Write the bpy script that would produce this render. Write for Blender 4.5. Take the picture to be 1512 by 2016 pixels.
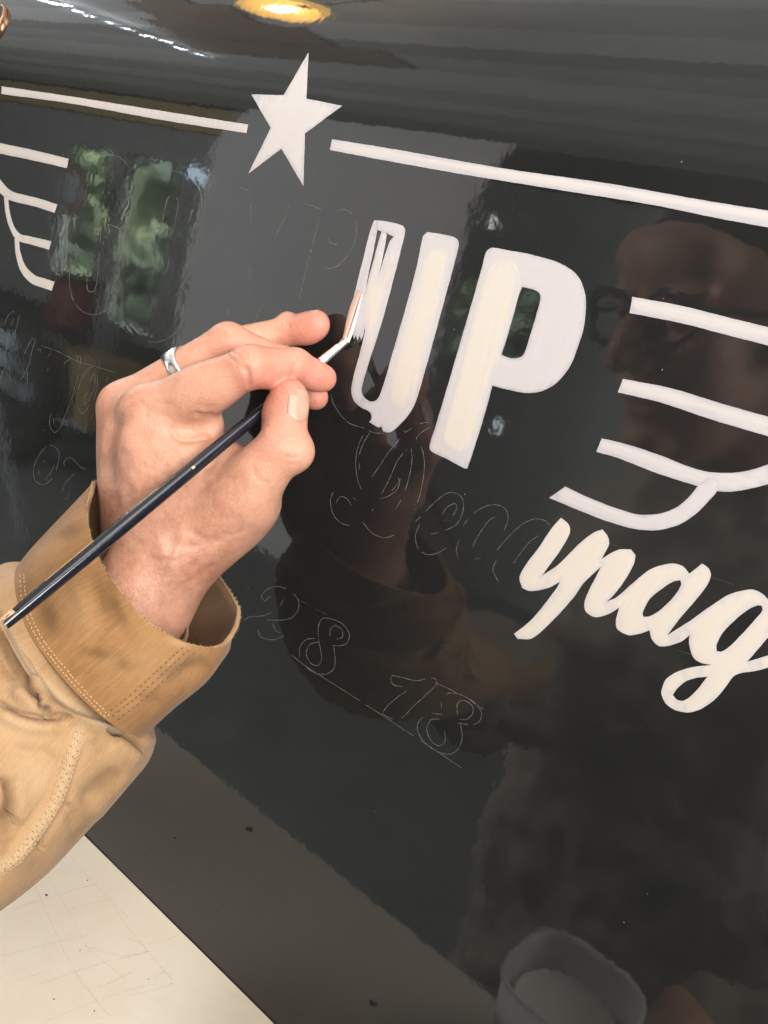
import bpy, bmesh, math, random
import numpy as np
from mathutils import Vector, Matrix
from mathutils.bvhtree import BVHTree
from mathutils.geometry import delaunay_2d_cdt
R = math.radians
random.seed(7); rng = np.random.default_rng(7)
for o in list(bpy.data.objects): bpy.data.objects.remove(o)
scene = bpy.context.scene
COL = scene.collection

# ------------------------------------------------------------------ camera
# World axes: x along the painted panel (right), y into the panel, z up; metres.
F = 1700.0; CX, CY = 756.0, 1008.0          # lens of the photograph in its own pixels
def nrm(v): v = np.asarray(v, float); return v / np.linalg.norm(v)
xl = np.array([(-1551 - CX) / F, (CY + 60) / F, -1.0])      # panel horizontals vanish here (to the left)
Xc = -nrm(xl)
zu = np.array([.262, 1.0, 0.0]); zu[2] = -(Xc[0]*zu[0] + Xc[1]*zu[1]) / Xc[2]
Zc = nrm(zu); Yc = np.cross(Zc, Xc)
Rw = np.array([Xc, Yc, Zc])                  # camera -> world rotation
def ray(px, py):
    v = np.stack([(np.asarray(px, float) - CX) / F, (CY - np.asarray(py, float)) / F, -np.ones_like(np.asarray(px, float))], -1)
    return v @ Rw.T
tip_d = .47
tv = ray(705, 650) * tip_d
bot = ray(350, 1825); bot_t = tv[1] / bot[1]
CAM = np.array([-tv[0], -tv[1], -(bot * bot_t)[2]])
def P3(px, py, d): return CAM + ray(px, py) * np.asarray(d, float)[..., None]
def toPix(w):
    c = (np.asarray(w) - CAM) @ Rw
    return np.stack([CX + F * c[..., 0] / -c[..., 2], CY - F * c[..., 1] / -c[..., 2]], -1), -c[..., 2]
cam_d = bpy.data.cameras.new("camera"); cam = bpy.data.objects.new("camera", cam_d); COL.objects.link(cam)
cam_d.sensor_width = 36; cam_d.lens = F / 2016 * 36; cam_d.clip_start = .01; cam_d.clip_end = 200
M4 = Matrix.Identity(4)
for i in range(3):
    for j in range(3): M4[i][j] = Rw[i][j]
    M4[i][3] = CAM[i]
cam.matrix_world = M4; scene.camera = cam
cam_d.dof.use_dof = False

# ------------------------------------------------------------------ world, lamps, exposure
w = bpy.data.worlds.new("World"); scene.world = w; w.use_nodes = True
w.node_tree.nodes['Background'].inputs[0].default_value = (.80, .90, 1, 1)
w.node_tree.nodes['Background'].inputs[1].default_value = .10
def area(name, loc, target, sx, sy, power, col):
    l = bpy.data.lights.new(name, 'AREA'); l.shape = 'RECTANGLE'; l.size = sx; l.size_y = sy; l.energy = power; l.color = col
    o = bpy.data.objects.new(name, l); COL.objects.link(o); o.location = loc
    o.rotation_euler = (Vector(target) - Vector(loc)).to_track_quat('-Z', 'Y').to_euler(); return o
area('workshop_softlight', (.98, -.66, 1.66), (-.08, -.06, .15), 1.0, .7, 9, (1, .94, .865))
area('face_fill_light', (-1.6, .42, .95), (0, -.42, .40), .6, .6, 40, (1, .98, .95))  # added lamp, unseen, brightens the mirrored face
area('ceiling_bounce', (1.5, -.9, .9), (.2, -.9, 1.9), .9, .9, 84, (1, .97, .93))  # added uplight outside the mirrored view, brightens the ceiling
area('board_fill_light', (-3.2, .9, .5), (-3.0, -2.4, .4), 1.6, 1.4, 190, (.97, .98, 1))  # added lamp behind the panel plane, brightens the white board and back wall
vs = scene.view_settings; vs.view_transform = 'Standard'; vs.look = 'None'; vs.exposure = .02; vs.gamma = 1
scene.cycles.use_denoising = True
scene.cycles.max_bounces = 6; scene.cycles.sample_clamp_indirect = 8

# ------------------------------------------------------------------ helpers
def mesh_obj(name, verts, faces, mat=None, parent=None, smooth=True, uv=None, attrs=None):
    me = bpy.data.meshes.new(name)
    me.from_pydata([tuple(map(float, v)) for v in verts], [], [tuple(int(i) for i in f) for f in faces])
    if mat: me.materials.append(mat)
    if smooth: me.polygons.foreach_set('use_smooth', [True] * len(me.polygons))
    if uv is not None:
        l = me.uv_layers.new(name='UVMap'); li = np.empty(len(me.loops), np.int32); me.loops.foreach_get('vertex_index', li)
        l.data.foreach_set('uv', np.asarray(uv, np.float32)[li].ravel())
    if attrs:
        for k, v in attrs.items():
            a = me.attributes.new(k, 'FLOAT', 'POINT'); a.data.foreach_set('value', np.asarray(v, np.float32))
    me.update()
    o = bpy.data.objects.new(name, me); COL.objects.link(o)
    if parent: o.parent = parent
    return o
def grid_faces(n, m, closed=False):
    f = []
    for i in range(n - 1):
        for j in range(m if closed else m - 1):
            k = (j + 1) % m
            f.append((i*m + j, i*m + k, (i+1)*m + k, (i+1)*m + j))
    return f
def empty(name, label, cat, group=None):
    o = bpy.data.objects.new(name, None); COL.objects.link(o); o.empty_display_size = .02
    return tag(o, label, cat, group)
def tag(o, label=None, cat=None, group=None, kind=None):
    if label: o['label'] = label
    if cat: o['category'] = cat
    if group: o['group'] = group
    if kind: o['kind'] = kind
    return o
def at(o, loc):                       # put an Empty at the base of its thing
    o.location = loc; o.matrix_world = Matrix.Translation(loc)
    return o
def adopt(child, parent):
    child.parent = parent; child.matrix_parent_inverse = Matrix.Translation(parent.location).inverted(); return child
class N:                              # tiny node helper
    def __init__(s, name):
        s.m = bpy.data.materials.new(name); s.m.use_nodes = True; s.t = s.m.node_tree
        s.b = s.t.nodes['Principled BSDF']
    def n(s, typ, **kw):
        nd = s.t.nodes.new(typ)
        for k, v in kw.items():
            if k.startswith('i_'):
                nd.inputs[k[2:].replace('_', ' ')].default_value = v
            else: setattr(nd, k, v)
        return nd
    def l(s, a, b): s.t.links.new(a, b)
    def set(s, **kw):
        for k, v in kw.items(): s.b.inputs[k.replace('_', ' ')].default_value = v
        return s
    def noise(s, scale, detail=3, vec=None, rough=.5):
        nd = s.n('ShaderNodeTexNoise'); nd.inputs['Scale'].default_value = scale; nd.inputs['Detail'].default_value = detail
        nd.inputs['Roughness'].default_value = rough
        if vec: s.l(vec, nd.inputs['Vector'])
        return nd.outputs['Fac']
    def ramp(s, fac, stops):
        nd = s.n('ShaderNodeValToRGB'); s.l(fac, nd.inputs[0]); e = nd.color_ramp.elements
        while len(e) < len(stops): e.new(.5)
        for k, (p, c) in enumerate(stops): e[k].position = p; e[k].color = (*c, 1) if len(c) == 3 else c
        return nd.outputs[0]
    def mix(s, fac, a, b, typ='MIX'):
        nd = s.n('ShaderNodeMixRGB'); nd.blend_type = typ
        for k, v in ((0, fac), (1, a), (2, b)):
            if isinstance(v, (int, float)): nd.inputs[k].default_value = v
            elif isinstance(v, tuple): nd.inputs[k].default_value = (*v, 1) if len(v) == 3 else v
            else: s.l(v, nd.inputs[k])
        return nd.outputs[0]
    def coord(s, which='Object', scale=None, rot=None):
        c = s.n('ShaderNodeTexCoord').outputs[which]
        if scale or rot:
            mp = s.n('ShaderNodeMapping'); s.l(c, mp.inputs[0])
            if scale: mp.inputs['Scale'].default_value = scale
            if rot: mp.inputs['Rotation'].default_value = rot
            c = mp.outputs[0]
        return c
    def bump(s, h, strength, dist, prev=None):
        nd = s.n('ShaderNodeBump'); nd.inputs['Strength'].default_value = strength; nd.inputs['Distance'].default_value = dist
        s.l(h, nd.inputs['Height'])
        if prev: s.l(prev, nd.inputs['Normal'])
        return nd.outputs[0]
    def attr(s, name):
        nd = s.n('ShaderNodeAttribute'); nd.attribute_name = name; return nd.outputs['Fac']
def crop(x0, y0, s): return lambda pts: [(x0 + p[0] / s, y0 + p[1] / s) + tuple(p[2:]) for p in pts]
cA = crop(640, 400, 2.7); cB = crop(960, 560, 2.344); cC = crop(1180, 900, 3.877); cD = crop(600, 760, 2.908)
cE = crop(0, 560, 3.735); cF = crop(0, 0, 2.16); cG = crop(300, 300, 3.6); cH = crop(600, 420, 5.6)
cI = crop(600, 150, 1.658); cK = crop(400, 1100, 2.52); cL = crop(150, 560, 2.52); cM = crop(0, 920, 3.024); cN = crop(0, 1400, 2.908)
def spline(pts, closed=False, step=4.0, corner=50):
    """Catmull-Rom through the points; sharp turns stay corners."""
    p = np.array([q[:2] for q in pts], float); n = len(p)
    isC = np.zeros(n, bool)
    for i in range(n):
        if not closed and i in (0, n - 1): isC[i] = True; continue
        a = p[i] - p[i-1]; b = p[(i+1) % n] - p[i]
        ang = abs(math.degrees(math.atan2(a[0]*b[1] - a[1]*b[0], a @ b))); isC[i] = ang > corner
    out = []
    for i in range(n if closed else n - 1):
        p1, p2 = p[i], p[(i+1) % n]
        L = np.linalg.norm(p2 - p1)
        p0 = p[i-1] if not isC[i] else p1 - (p2 - p1) * .5
        p3 = p[(i+2) % n] if not isC[(i+1) % n] else p2 + (p2 - p1) * .5
        k = max(1, int(L / step))
        a1 = (p2 - p0); a2 = (p3 - p1)
        a1 = a1 / (np.linalg.norm(a1) + 1e-9) * L; a2 = a2 / (np.linalg.norm(a2) + 1e-9) * L
        for t in np.arange(k) / k:
            h = (2*t**3 - 3*t**2 + 1) * p1 + (t**3 - 2*t**2 + t) * a1 * .9 + (-2*t**3 + 3*t**2) * p2 + (t**3 - t**2) * a2 * .9
            out.append(h)
    if not closed: out.append(p[-1])
    return np.array(out)
# ------------------------------------------------------------------ the panel
def planePt(px, py):
    r = ray(px, py); return CAM + r * (-CAM[1] / r[..., 1])[..., None]
Z0 = planePt(np.array([560.]), np.array([330.]))[0][2]       # above this the panel rolls back
CURV = (1.7, 5.0)
def Sy(z): t = np.maximum(0, np.asarray(z) - Z0); return CURV[0] * t**2 + CURV[1] * t**3
def Sdy(z): t = np.maximum(0, np.asarray(z) - Z0); return 2 * CURV[0] * t + 3 * CURV[1] * t**2
def surf(px, py):
    """Where the picture's line of sight meets the panel."""
    r = ray(px, py); d = -CAM[1] / r[..., 1]
    for _ in range(40):
        z = CAM[2] + d * r[..., 2]
        g = CAM[1] + d * r[..., 1] - Sy(z); gd = r[..., 1] - Sdy(z) * r[..., 2]
        d = d - np.clip(g / gd, -.05, .05)
    return CAM + r * d[..., None]
def Snorm(z):                                                # towards the viewer
    s = Sdy(z); n = np.stack([np.zeros_like(s), -np.ones_like(s), s], -1); return n / np.linalg.norm(n, axis=-1, keepdims=True)
def lay(x, z, h):
    x = np.asarray(x, float); z = np.asarray(z, float)
    return np.stack([x, Sy(z), z], -1) + Snorm(z) * np.asarray(h, float)[..., None]

m = N('black_gloss_enamel')
co = m.coord('Object')
v1 = m.n('ShaderNodeTexVoronoi'); v1.inputs['Scale'].default_value = 95; m.l(co, v1.inputs['Vector'])
cell = m.n('ShaderNodeTexWhiteNoise'); cell.noise_dimensions = '3D'; m.l(v1.outputs['Position'], cell.inputs['Vector'])
near = m.n('ShaderNodeMath', operation='LESS_THAN'); m.l(v1.outputs['Distance'], near.inputs[0]); near.inputs[1].default_value = .026
few = m.n('ShaderNodeMath', operation='GREATER_THAN'); m.l(cell.outputs['Value'], few.inputs[0]); few.inputs[1].default_value = .90
both = m.n('ShaderNodeMath', operation='MULTIPLY'); m.l(near.outputs[0], both.inputs[0]); m.l(few.outputs[0], both.inputs[1])
smear = m.ramp(m.noise(7, 4, co), [(.35, (.0148, .0156, .0158)), (.75, (.0182, .0187, .0187))])
m.l(m.mix(both.outputs[0], smear, (.42, .42, .40)), m.b.inputs['Base Color'])
m.set(IOR=1.54); m.l(m.ramp(m.noise(9, 5, m.coord('Object', (1, 1, .35)), .65), [(.35, (.028,)*3), (.72, (.060,)*3)]), m.b.inputs['Roughness'])
peel = m.bump(m.noise(210, 1.5, co), .0065, .004)
peel = m.bump(m.noise(55, 1, co), .006, .01, peel)
m.l(peel, m.b.inputs['Normal'])
M_panel = m.m

ZTOP = Z0 + .30
panel = empty('painted_panel', 'glossy black sheet metal panel with half finished white hand lettering, standing behind a white tabletop', 'panel')
xs = np.linspace(-.62, .60, 60); zs = np.concatenate([np.linspace(-.06, Z0, 30), np.linspace(Z0, ZTOP, 90)[1:]])
gx, gz = np.meshgrid(xs, zs)
pv = lay(gx.ravel(), gz.ravel(), np.zeros(gx.size)); pf = grid_faces(len(zs), len(xs))
sheet = mesh_obj('sheet_metal', pv, pf, M_panel)
so = sheet.modifiers.new('thickness', 'SOLIDIFY'); so.thickness = .0015; so.offset = 0 
bmf = bmesh.new(); bmf.from_mesh(sheet.data)
if sum((f.normal.y for f in bmf.faces)) > 0: bmesh.ops.reverse_faces(bmf, faces=bmf.faces)
bmf.to_mesh(sheet.data); bmf.free(); so.offset = -1
at(panel, (0, 0, -.06)); adopt(sheet, panel)

# ------------------------------------------------------------------ sign paint
def paint_mat(name, thick, thin, bias, streak=1.0, gloss=.38):
    m = N(name); uv = m.coord('UV')
    st = m.n('ShaderNodeMapping'); m.l(uv, st.inputs[0]); st.inputs['Scale'].default_value = (14, 420, 1)
    st2 = m.n('ShaderNodeMapping'); m.l(uv, st2.inputs[0]); st2.inputs['Scale'].default_value = (30, 110, 1)
    f1 = m.noise(1, 3, st.outputs[0])
    cb = m.n('ShaderNodeCombineXYZ'); sx = m.n('ShaderNodeSeparateXYZ'); m.l(uv, sx.inputs[0]); mu = m.n('ShaderNodeMath', operation='MULTIPLY'); m.l(m.attr('rim_distance'), mu.inputs[0]); mu.inputs[1].default_value = 340; m.l(mu.outputs[0], cb.inputs[0]); m.l(st2.outputs[0], sx.inputs[0]) if False else None
    mu2 = m.n('ShaderNodeMath', operation='MULTIPLY'); m.l(sx.outputs[0], mu2.inputs[0]); mu2.inputs[1].default_value = 22; m.l(mu2.outputs[0], cb.inputs[1]); mu3 = m.n('ShaderNodeMath', operation='MULTIPLY'); m.l(sx.outputs[1], mu3.inputs[0]); mu3.inputs[1].default_value = 22; m.l(mu3.outputs[0], cb.inputs[2])
    f2 = m.noise(1, 4, cb.outputs[0], .6)
    ad = m.n('ShaderNodeMath', operation='MULTIPLY_ADD'); m.l(f1, ad.inputs[0]); ad.inputs[1].default_value = .45 * streak; m.l(f2, ad.inputs[2])
    edge = m.n('ShaderNodeMath', operation='MULTIPLY_ADD'); m.l(m.attr('edge'), edge.inputs[0]); edge.inputs[1].default_value = .55; m.l(ad.outputs[0], edge.inputs[2])
    c = m.ramp(edge.outputs[0], [(bias - .20, thin), (bias + .22, thick)])
    m.l(c, m.b.inputs['Base Color']); m.set(Roughness=gloss, IOR=1.45)
    b = m.bump(f1, .20, .0006); b = m.bump(f2, .13, .0008, b)
    m.l(b, m.b.inputs['Normal']); return m.m
CREAM = (.80, .715, .615); LILAC = (.60, .565, .605); PINKW = (.76, .69, .66); GREYW = (.69, .655, .67)
MP_thin = paint_mat('sign_paint_thin_coat', (.585, .55, .555), (.455, .43, .475), .68, 1.9)
MP_full = paint_mat('sign_paint_cream_coat', (.665, .605, .54), (.57, .535, .535), .64, 1.5)
MP_fill = paint_mat('sign_paint_second_coat', (.665, .61, .545), (.585, .55, .555), .80, 1.8)
MP_wing = paint_mat('sign_paint_dry_coat', (.61, .565, .555), (.50, .475, .50), .74, 1.7)
MP_left = paint_mat('sign_paint_old_coat', (.62, .56, .52), (.54, .495, .49), .64, 1.4)

def paint(name, outline, holes=(), mat=None, dirpx=(1, .2), h=.00022, label=None, step=3.0, smooth=True, parent=None, wob=.35, edge_w=9.0, cell=.0045):
    loops = [spline(outline, True, step) if smooth else np.array(outline, float)] + [spline(hh, True, step) for hh in holes]
    loops2 = []
    for L in loops:
        if wob and len(L) > 12:      # the slight unevenness of a brushed edge
            k = np.arange(len(L)); ph = rng.uniform(0, 6, 4)
            off = sum(math.sin(1) * np.sin(k * fr + p) * a for fr, p, a in zip((.35, .8, 1.7, 2.9), ph, (.5, .35, .3, .25))) * wob
            tng = np.roll(L, -1, 0) - np.roll(L, 1, 0); tng /= np.linalg.norm(tng, axis=1, keepdims=True) + 1e-9
            L = L + np.stack([-tng[:, 1], tng[:, 0]], 1) * off[:, None]
        loops2.append(L)
    w3 = [surf(L[:, 0], L[:, 1]) for L in loops2]
    xz = [q[:, [0, 2]] for q in w3]
    def inside(pts):
        r = np.zeros(len(pts), bool)
        for q in xz:
            a = q; b = np.roll(q, -1, 0)
            for (x1, y1), (x2, y2) in zip(a, b):
                c = ((y1 > pts[:, 1]) != (y2 > pts[:, 1])); 
                with np.errstate(divide='ignore', invalid='ignore'):
                    r ^= c & (pts[:, 0] < (x2 - x1) * (pts[:, 1] - y1) / (y2 - y1) + x1)
        return r
    allb = np.concatenate(xz); segs = np.concatenate([np.roll(q, -1, 0) for q in xz])
    def bdist(pts):
        out = np.full(len(pts), 1e9)
        d = segs - allb; L2 = (d**2).sum(1) + 1e-18
        for k0 in range(0, len(pts), 400):
            p = pts[k0:k0+400]
            t = np.clip(((p[:, None] - allb[None]) * d[None]).sum(-1) / L2, 0, 1)
            out[k0:k0+400] = np.sqrt((((allb[None] + d[None] * t[..., None]) - p[:, None])**2).sum(-1)).min(1)
        return out
    lo, hi = allb.min(0), allb.max(0)
    gx, gy = np.meshgrid(np.arange(lo[0], hi[0], cell), np.arange(lo[1], hi[1], cell)); gx = gx + (np.arange(gx.shape[0]) % 2)[:, None] * cell * .5
    gp = np.stack([gx.ravel(), gy.ravel()], 1); gp = gp[inside(gp)]
    if len(gp): gp = gp[bdist(gp) > .0006]
    rim = []                                              # a second row just inside gives the coat a soft shoulder
    pts = np.concatenate([allb, gp]) if len(gp) else allb
    edges = []; k = 0
    for q in xz:
        n = len(q); edges += [(k + i, k + (i + 1) % n) for i in range(n)]; k += n
    V, E, Fc, ov, oe, of = delaunay_2d_cdt([Vector(p) for p in pts], edges, [], 0, 1e-7)
    V = np.array([tuple(v) for v in V]); tri = np.array([f for f in Fc])
    tri = tri[inside(V[tri].mean(1))]
    bd = bdist(V); onb = bd < 1e-6
    hh = np.where(onb, h * .72, h)
    top = lay(V[:, 0], V[:, 1], hh); base = lay(V[:, 0], V[:, 1], np.full(len(V), -.00005))
    n = len(V); faces = [tuple(t) for t in tri]
    from collections import Counter
    cnt = Counter()
    for t in tri:
        for a, b in ((0, 1), (1, 2), (2, 0)): cnt[(t[a], t[b])] += 1
    for (a, b) in list(cnt):
        if (b, a) not in cnt: faces.append((a, n + a, n + b, b))
    d = surf(np.array([outline[0][0], outline[0][0] + 10 * dirpx[0]]), np.array([outline[0][1], outline[0][1] + 10 * dirpx[1]]))
    u = nrm((d[1] - d[0])[[0, 2]]); vv = np.array([-u[1], u[0]])
    uv = np.stack([V @ u, V @ vv], 1) + rng.uniform(0, 5, 2)
    o = mesh_obj(name, np.concatenate([top, base]), faces, mat, smooth=False, uv=np.concatenate([uv, uv]),
                 attrs={'edge': np.concatenate([np.clip(bd * 1000 / (edge_w * .25), 0, 1) - .6] * 2), 'rim_distance': np.concatenate([bd] * 2)})
    bm = bmesh.new(); bm.from_mesh(o.data); bmesh.ops.recalc_face_normals(bm, faces=bm.faces); 
    if sum(f.normal.y * f.calc_area() for f in bm.faces) > 0: bmesh.ops.reverse_faces(bm, faces=bm.faces)
    bm.to_mesh(o.data); bm.free()
    adopt(o, parent or panel)
    if label: o['label'] = label
    return o
def ribbon(pts, width, step=3.0):
    """Outline of a brush stroke: centre line (px) and widths."""
    c = spline(pts, False, step, 80); n = len(c)
    if np.ndim(width): width = np.interp(np.linspace(0, 1, n), np.linspace(0, 1, len(width)), width)
    else: width = np.full(n, float(width))
    t = np.gradient(c, axis=0); t /= np.linalg.norm(t, axis=1, keepdims=True)
    nn = np.stack([-t[:, 1], t[:, 0]], 1)
    return [tuple(p) for p in np.concatenate([c + nn * width[:, None] / 2, (c - nn * width[:, None] / 2)[::-1]])]

paint('painted_star', cF([(1312,224),(1303,420),(1455,450),(1297,568),(1290,790),(1197,632),(1057,738),(1152,545),(1070,402),(1207,405)]), mat=MP_wing, dirpx=(.3, -1), label='five pointed star, tilted, pinkish white')
paint('painted_stripe', cF([(8,367),(300,410),(700,474),(1055,530),(1048,566),(700,512),(300,440),(6,400)]), mat=MP_left, dirpx=(1,.16))
paint('painted_stripe', cI([(90,206),(300,240),(640,300),(1000,352),(1300,405),(1530,442),(1530,497),(1350,464),(1140,421),(860,376),(520,321),(300,282),(82,241)]), mat=MP_wing, dirpx=(1,.17))
# left wing
paint('wing_stroke', cF([(-25,603),(140,638),(292,675),(284,715),(140,682),(-25,648)]), mat=MP_left, dirpx=(1,.2))
paint('wing_stroke', ribbon(cF([(-25,760),(12,806),(45,832),(100,847),(170,865),(238,887)]), 17.5), mat=MP_left, dirpx=(1,.25), smooth=False, h=.00022)
paint('wing_stroke', ribbon(cF([(26,836),(32,900),(52,968),(80,1008),(130,1022),(213,1044)]), [8,8,9,14,16,17]), mat=MP_left, dirpx=(1,.3), smooth=False, h=.00026)
paint('wing_stroke', ribbon(cF([(72,1010),(76,1070),(98,1140),(140,1187),(180,1202),(226,1217)]), [8,9,11,16,18,19]), mat=MP_left, dirpx=(1,.3), smooth=False, h=.0003)
# right wing
paint('wing_stroke', cB([(668,57),(900,100),(1120,155),(1320,203),(1320,288),(1100,232),(900,180),(656,132)]), mat=MP_wing, dirpx=(1,.22))
paint('wing_stroke', cB([(625,436),(850,480),(1080,550),(1320,618),(1320,708),(1030,622),(800,545),(602,498)]), mat=MP_wing, dirpx=(1,.3))
paint('wing_stroke', cB([(527,710),(650,740),(800,790),(940,845),(1020,865),(1100,870),(1200,860),(1320,822),(1320,915),(1200,945),(1110,957),(1050,952),(975,932),(780,870),(600,800),(502,772)]), mat=MP_thin, dirpx=(1,.35))
paint('wing_stroke', cB([(358,933),(470,985),(600,1035),(700,1062),(790,1058),(870,1030),(930,980),(985,915),(1020,890),(1060,895),(1070,920),(1055,960),(1010,1010),(960,1060),(880,1110),(790,1133),(690,1130),(560,1095),(430,1045),(285,985)]), mat=MP_thin, dirpx=(1,.35), h=.0003)
# U: a thin first coat and thicker strokes over it
Uo = [(262,90),(330,98),(410,118),(425,140),(420,180),(375,360),(300,640),(232,850),(200,960),(195,1005),(215,1040),(250,1055),(280,1040),(310,970),(350,830),(420,590),(480,370),(510,230),(522,175),(545,153),(620,165),(690,182),(710,205),(700,270),(660,420),(590,680),(520,930),(480,1060),(440,1130),(390,1185),(345,1218),(310,1212),(300,1188),(284,1192),(262,1180),(236,1164),(248,1142),(240,1112),(190,1085),(155,1050),(140,1000),(150,930),(185,800),(211,690),(208,655),(204,700),(192,724),(184,700),(174,729),(164,702),(154,722),(148,690),(165,560),(150,520),(165,450),(200,310),(240,150)]
Uh = [[(277,142),(300,151),(285,205),(250,335),(211,478),(240,330),(262,230)], [(320,155),(366,178),(345,203),(320,275),(282,396),(305,285),(322,200)]]
paint('painted_letter', cA(Uo), [cA(h) for h in Uh], MP_thin, (-.28, 1), label='letter U, left arm still being filled in', h=.00024, edge_w=11)
paint('paint_stroke', cA([(535,240),(600,236),(668,246),(640,400),(580,640),(520,860),(475,1010),(430,1090),(390,1100),(352,1060),(345,985),(385,820),(440,600),(498,380)]), mat=MP_fill, dirpx=(-.27, 1), h=.00033, wob=.25, edge_w=16)
paint('paint_stroke', cA([(303,158),(328,163),(318,230),(288,372),(278,400),(296,405),(318,330),(352,205),(372,188),(388,200),(368,320),(330,470),(285,640),(240,790),(212,868),(204,860),(216,770),(222,690),(216,640),(214,560),(220,480),(255,330),(285,215)]), mat=MP_fill, dirpx=(-.27, 1), h=.00033, wob=.25, edge_w=16)
# P
Po = [(870,245),(890,237),(960,248),(1090,272),(1230,312),(1310,355),(1355,405),(1382,480),(1386,560),(1375,660),(1345,760),(1300,870),(1230,955),(1150,1000),(1060,1008),(960,988),(890,970),(840,1150),(790,1310),(756,1410),(742,1410),(650,1360),(570,1322),(556,1295),(590,1180),(650,980),(720,740),(790,500),(835,340),(855,265)]
Ph = [(1048,445),(1110,460),(1140,480),(1145,510),(1125,590),(1095,690),(1065,785),(1045,815),(1010,826),(970,820),(938,805),(965,720),(1000,600),(1030,490)]
paint('painted_letter', cA(Po), [cA(Ph)], MP_thin, (-.28, 1), label='letter P, fully painted', h=.00024, edge_w=11)
paint('paint_stroke', cA([(905,300),(960,290),(1020,330),(1040,420),(1020,500),(980,640),(935,790),(885,950),(840,1110),(790,1280),(755,1330),(690,1330),(622,1290),(615,1230),(650,1100),(720,850),(790,600),(850,400)]), mat=MP_fill, dirpx=(-.28, 1), h=.00033, wob=.25, edge_w=16)
# script
def cCB(pts): return [((x - 960) * 2.344, (y - 560) * 2.344) for x, y in cC(pts)]
So = [(340,1077),(375,1110),(378,1150),(340,1220),(290,1290),(250,1345),(330,1290),(420,1200),(490,1145),(530,1130),(555,1165),(560,1200),(525,1268),(600,1225),(660,1222),(683,1250),(675,1290),(620,1385),(575,1440),(548,1465),(600,1440),(680,1370),(760,1310),(850,1288),(900,1300),(932,1335),(990,1288),(1020,1310),(1030,1345),(1005,1400),(940,1480),(880,1550),(830,1618),(930,1555)] \
   + cCB([(860,1130),(1000,1045),(1160,1010),(1240,1040),(1290,1090),(1340,1180),(1345,1290),(1250,1420),(1190,1490),(1128,1562),(1200,1540),(1345,1496),(1345,1588),(1200,1630),(1040,1662),(960,1760),(880,1850),(780,1920),(680,1948),(580,1930),(510,1880),(475,1810),(480,1760),(510,1695),(590,1640),(700,1605),(855,1585),(780,1570),(720,1530),(690,1450),(685,1400),(692,1355)]) \
   + [(890,1650),(800,1670),(760,1640),(748,1595),(700,1612),(650,1618),(600,1590),(592,1555),(608,1490),(560,1520),(500,1535),(455,1510),(447,1470),(465,1420),(500,1350),(525,1300),(440,1382),(400,1440),(330,1520),(260,1590),(200,1635),(140,1635),(123,1612),(200,1550),(260,1480),(320,1400),(335,1372),(280,1400),(200,1415),(160,1400),(148,1350),(180,1290),(240,1210),(300,1120)]
Sh = [[(890,1365),(895,1385),(860,1440),(800,1500),(750,1530),(720,1535),(715,1515),(750,1450),(810,1400),(860,1370)],
      cCB([(1240,1135),(1245,1170),(1180,1250),(1080,1360),(1000,1440),(930,1485),(895,1480),(895,1430),(950,1330),(1050,1230),(1150,1155),(1210,1130)]),
      cCB([(825,1675),(760,1760),(690,1830),(640,1860),(590,1850),(560,1815),(600,1760),(660,1710),(740,1685)])]
paint('painted_script', cB(So), [cB(h) for h in Sh], MP_full, (.6, -1), label='joined script letters y p a g in cream', h=.00028)

# ------------------------------------------------------------------ pencilled guide lines
m = N('grease_pencil'); m.set(Roughness=.7)
m.l(m.ramp(m.noise(900, 2, m.coord('Object')), [(.3, (.06, .06, .06)), (.75, (.28, .28, .27))]), m.b.inputs['Base Color']); M_pencil = m.m
m = N('faint_pencil'); m.set(Roughness=.6); m.l(m.ramp(m.noise(700, 2, m.coord('Object')), [(.3, (.03, .03, .03)), (.8, (.16, .16, .16))]), m.b.inputs['Base Color']); M_faint = m.m
def pencil(name, lines, label=None, width=1.1, mat=None, gap=.05):
    if name in ('ruled_line', 'pencilled_letter') and len(lines) > 1:
        for ln in lines: pencil('pencil_line', [ln], None, width, mat, gap)
        return
    V, Fc = [], []
    for ln in lines:
        c = spline(ln, False, 2.0, 75); n = len(c)
        if n < 3: continue
        wv = width * (0.55 + .45 * np.abs(np.sin(np.cumsum(rng.uniform(.0, .5, n)) + rng.uniform(0, 6)))) * rng.uniform(.75, 1.2, n)
        wv[:2] *= .5; wv[-2:] *= .5
        c = c + rng.normal(0, .14, c.shape)
        t = np.gradient(c, axis=0); t /= np.linalg.norm(t, axis=1, keepdims=True) + 1e-9; nn = np.stack([-t[:, 1], t[:, 0]], 1)
        a = surf(*(c + nn * wv[:, None] / 2).T); b = surf(*(c - nn * wv[:, None] / 2).T)
        a = lay(a[:, 0], a[:, 2], np.full(n, .00006)); b = lay(b[:, 0], b[:, 2], np.full(n, .00006))
        k0 = len(V); V += list(a) + list(b)
        skip = (np.sin(np.arange(n) * .21 + rng.uniform(0, 6)) + np.sin(np.arange(n) * .083 + rng.uniform(0, 6)) > 1.97 - gap * 9) 
        for i in range(n - 1):
            if skip[i]: continue
            Fc.append((k0 + i, k0 + i + 1, k0 + n + i + 1, k0 + n + i))
    o = mesh_obj(name, V, Fc, mat or M_pencil, smooth=False)
    bm = bmesh.new(); bm.from_mesh(o.data)
    for f in bm.faces:
        if f.normal.y > 0: f.normal_flip()
    bm.to_mesh(o.data); bm.free()
    adopt(o, panel); 
    if label: o['label'] = label
    return o
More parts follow.
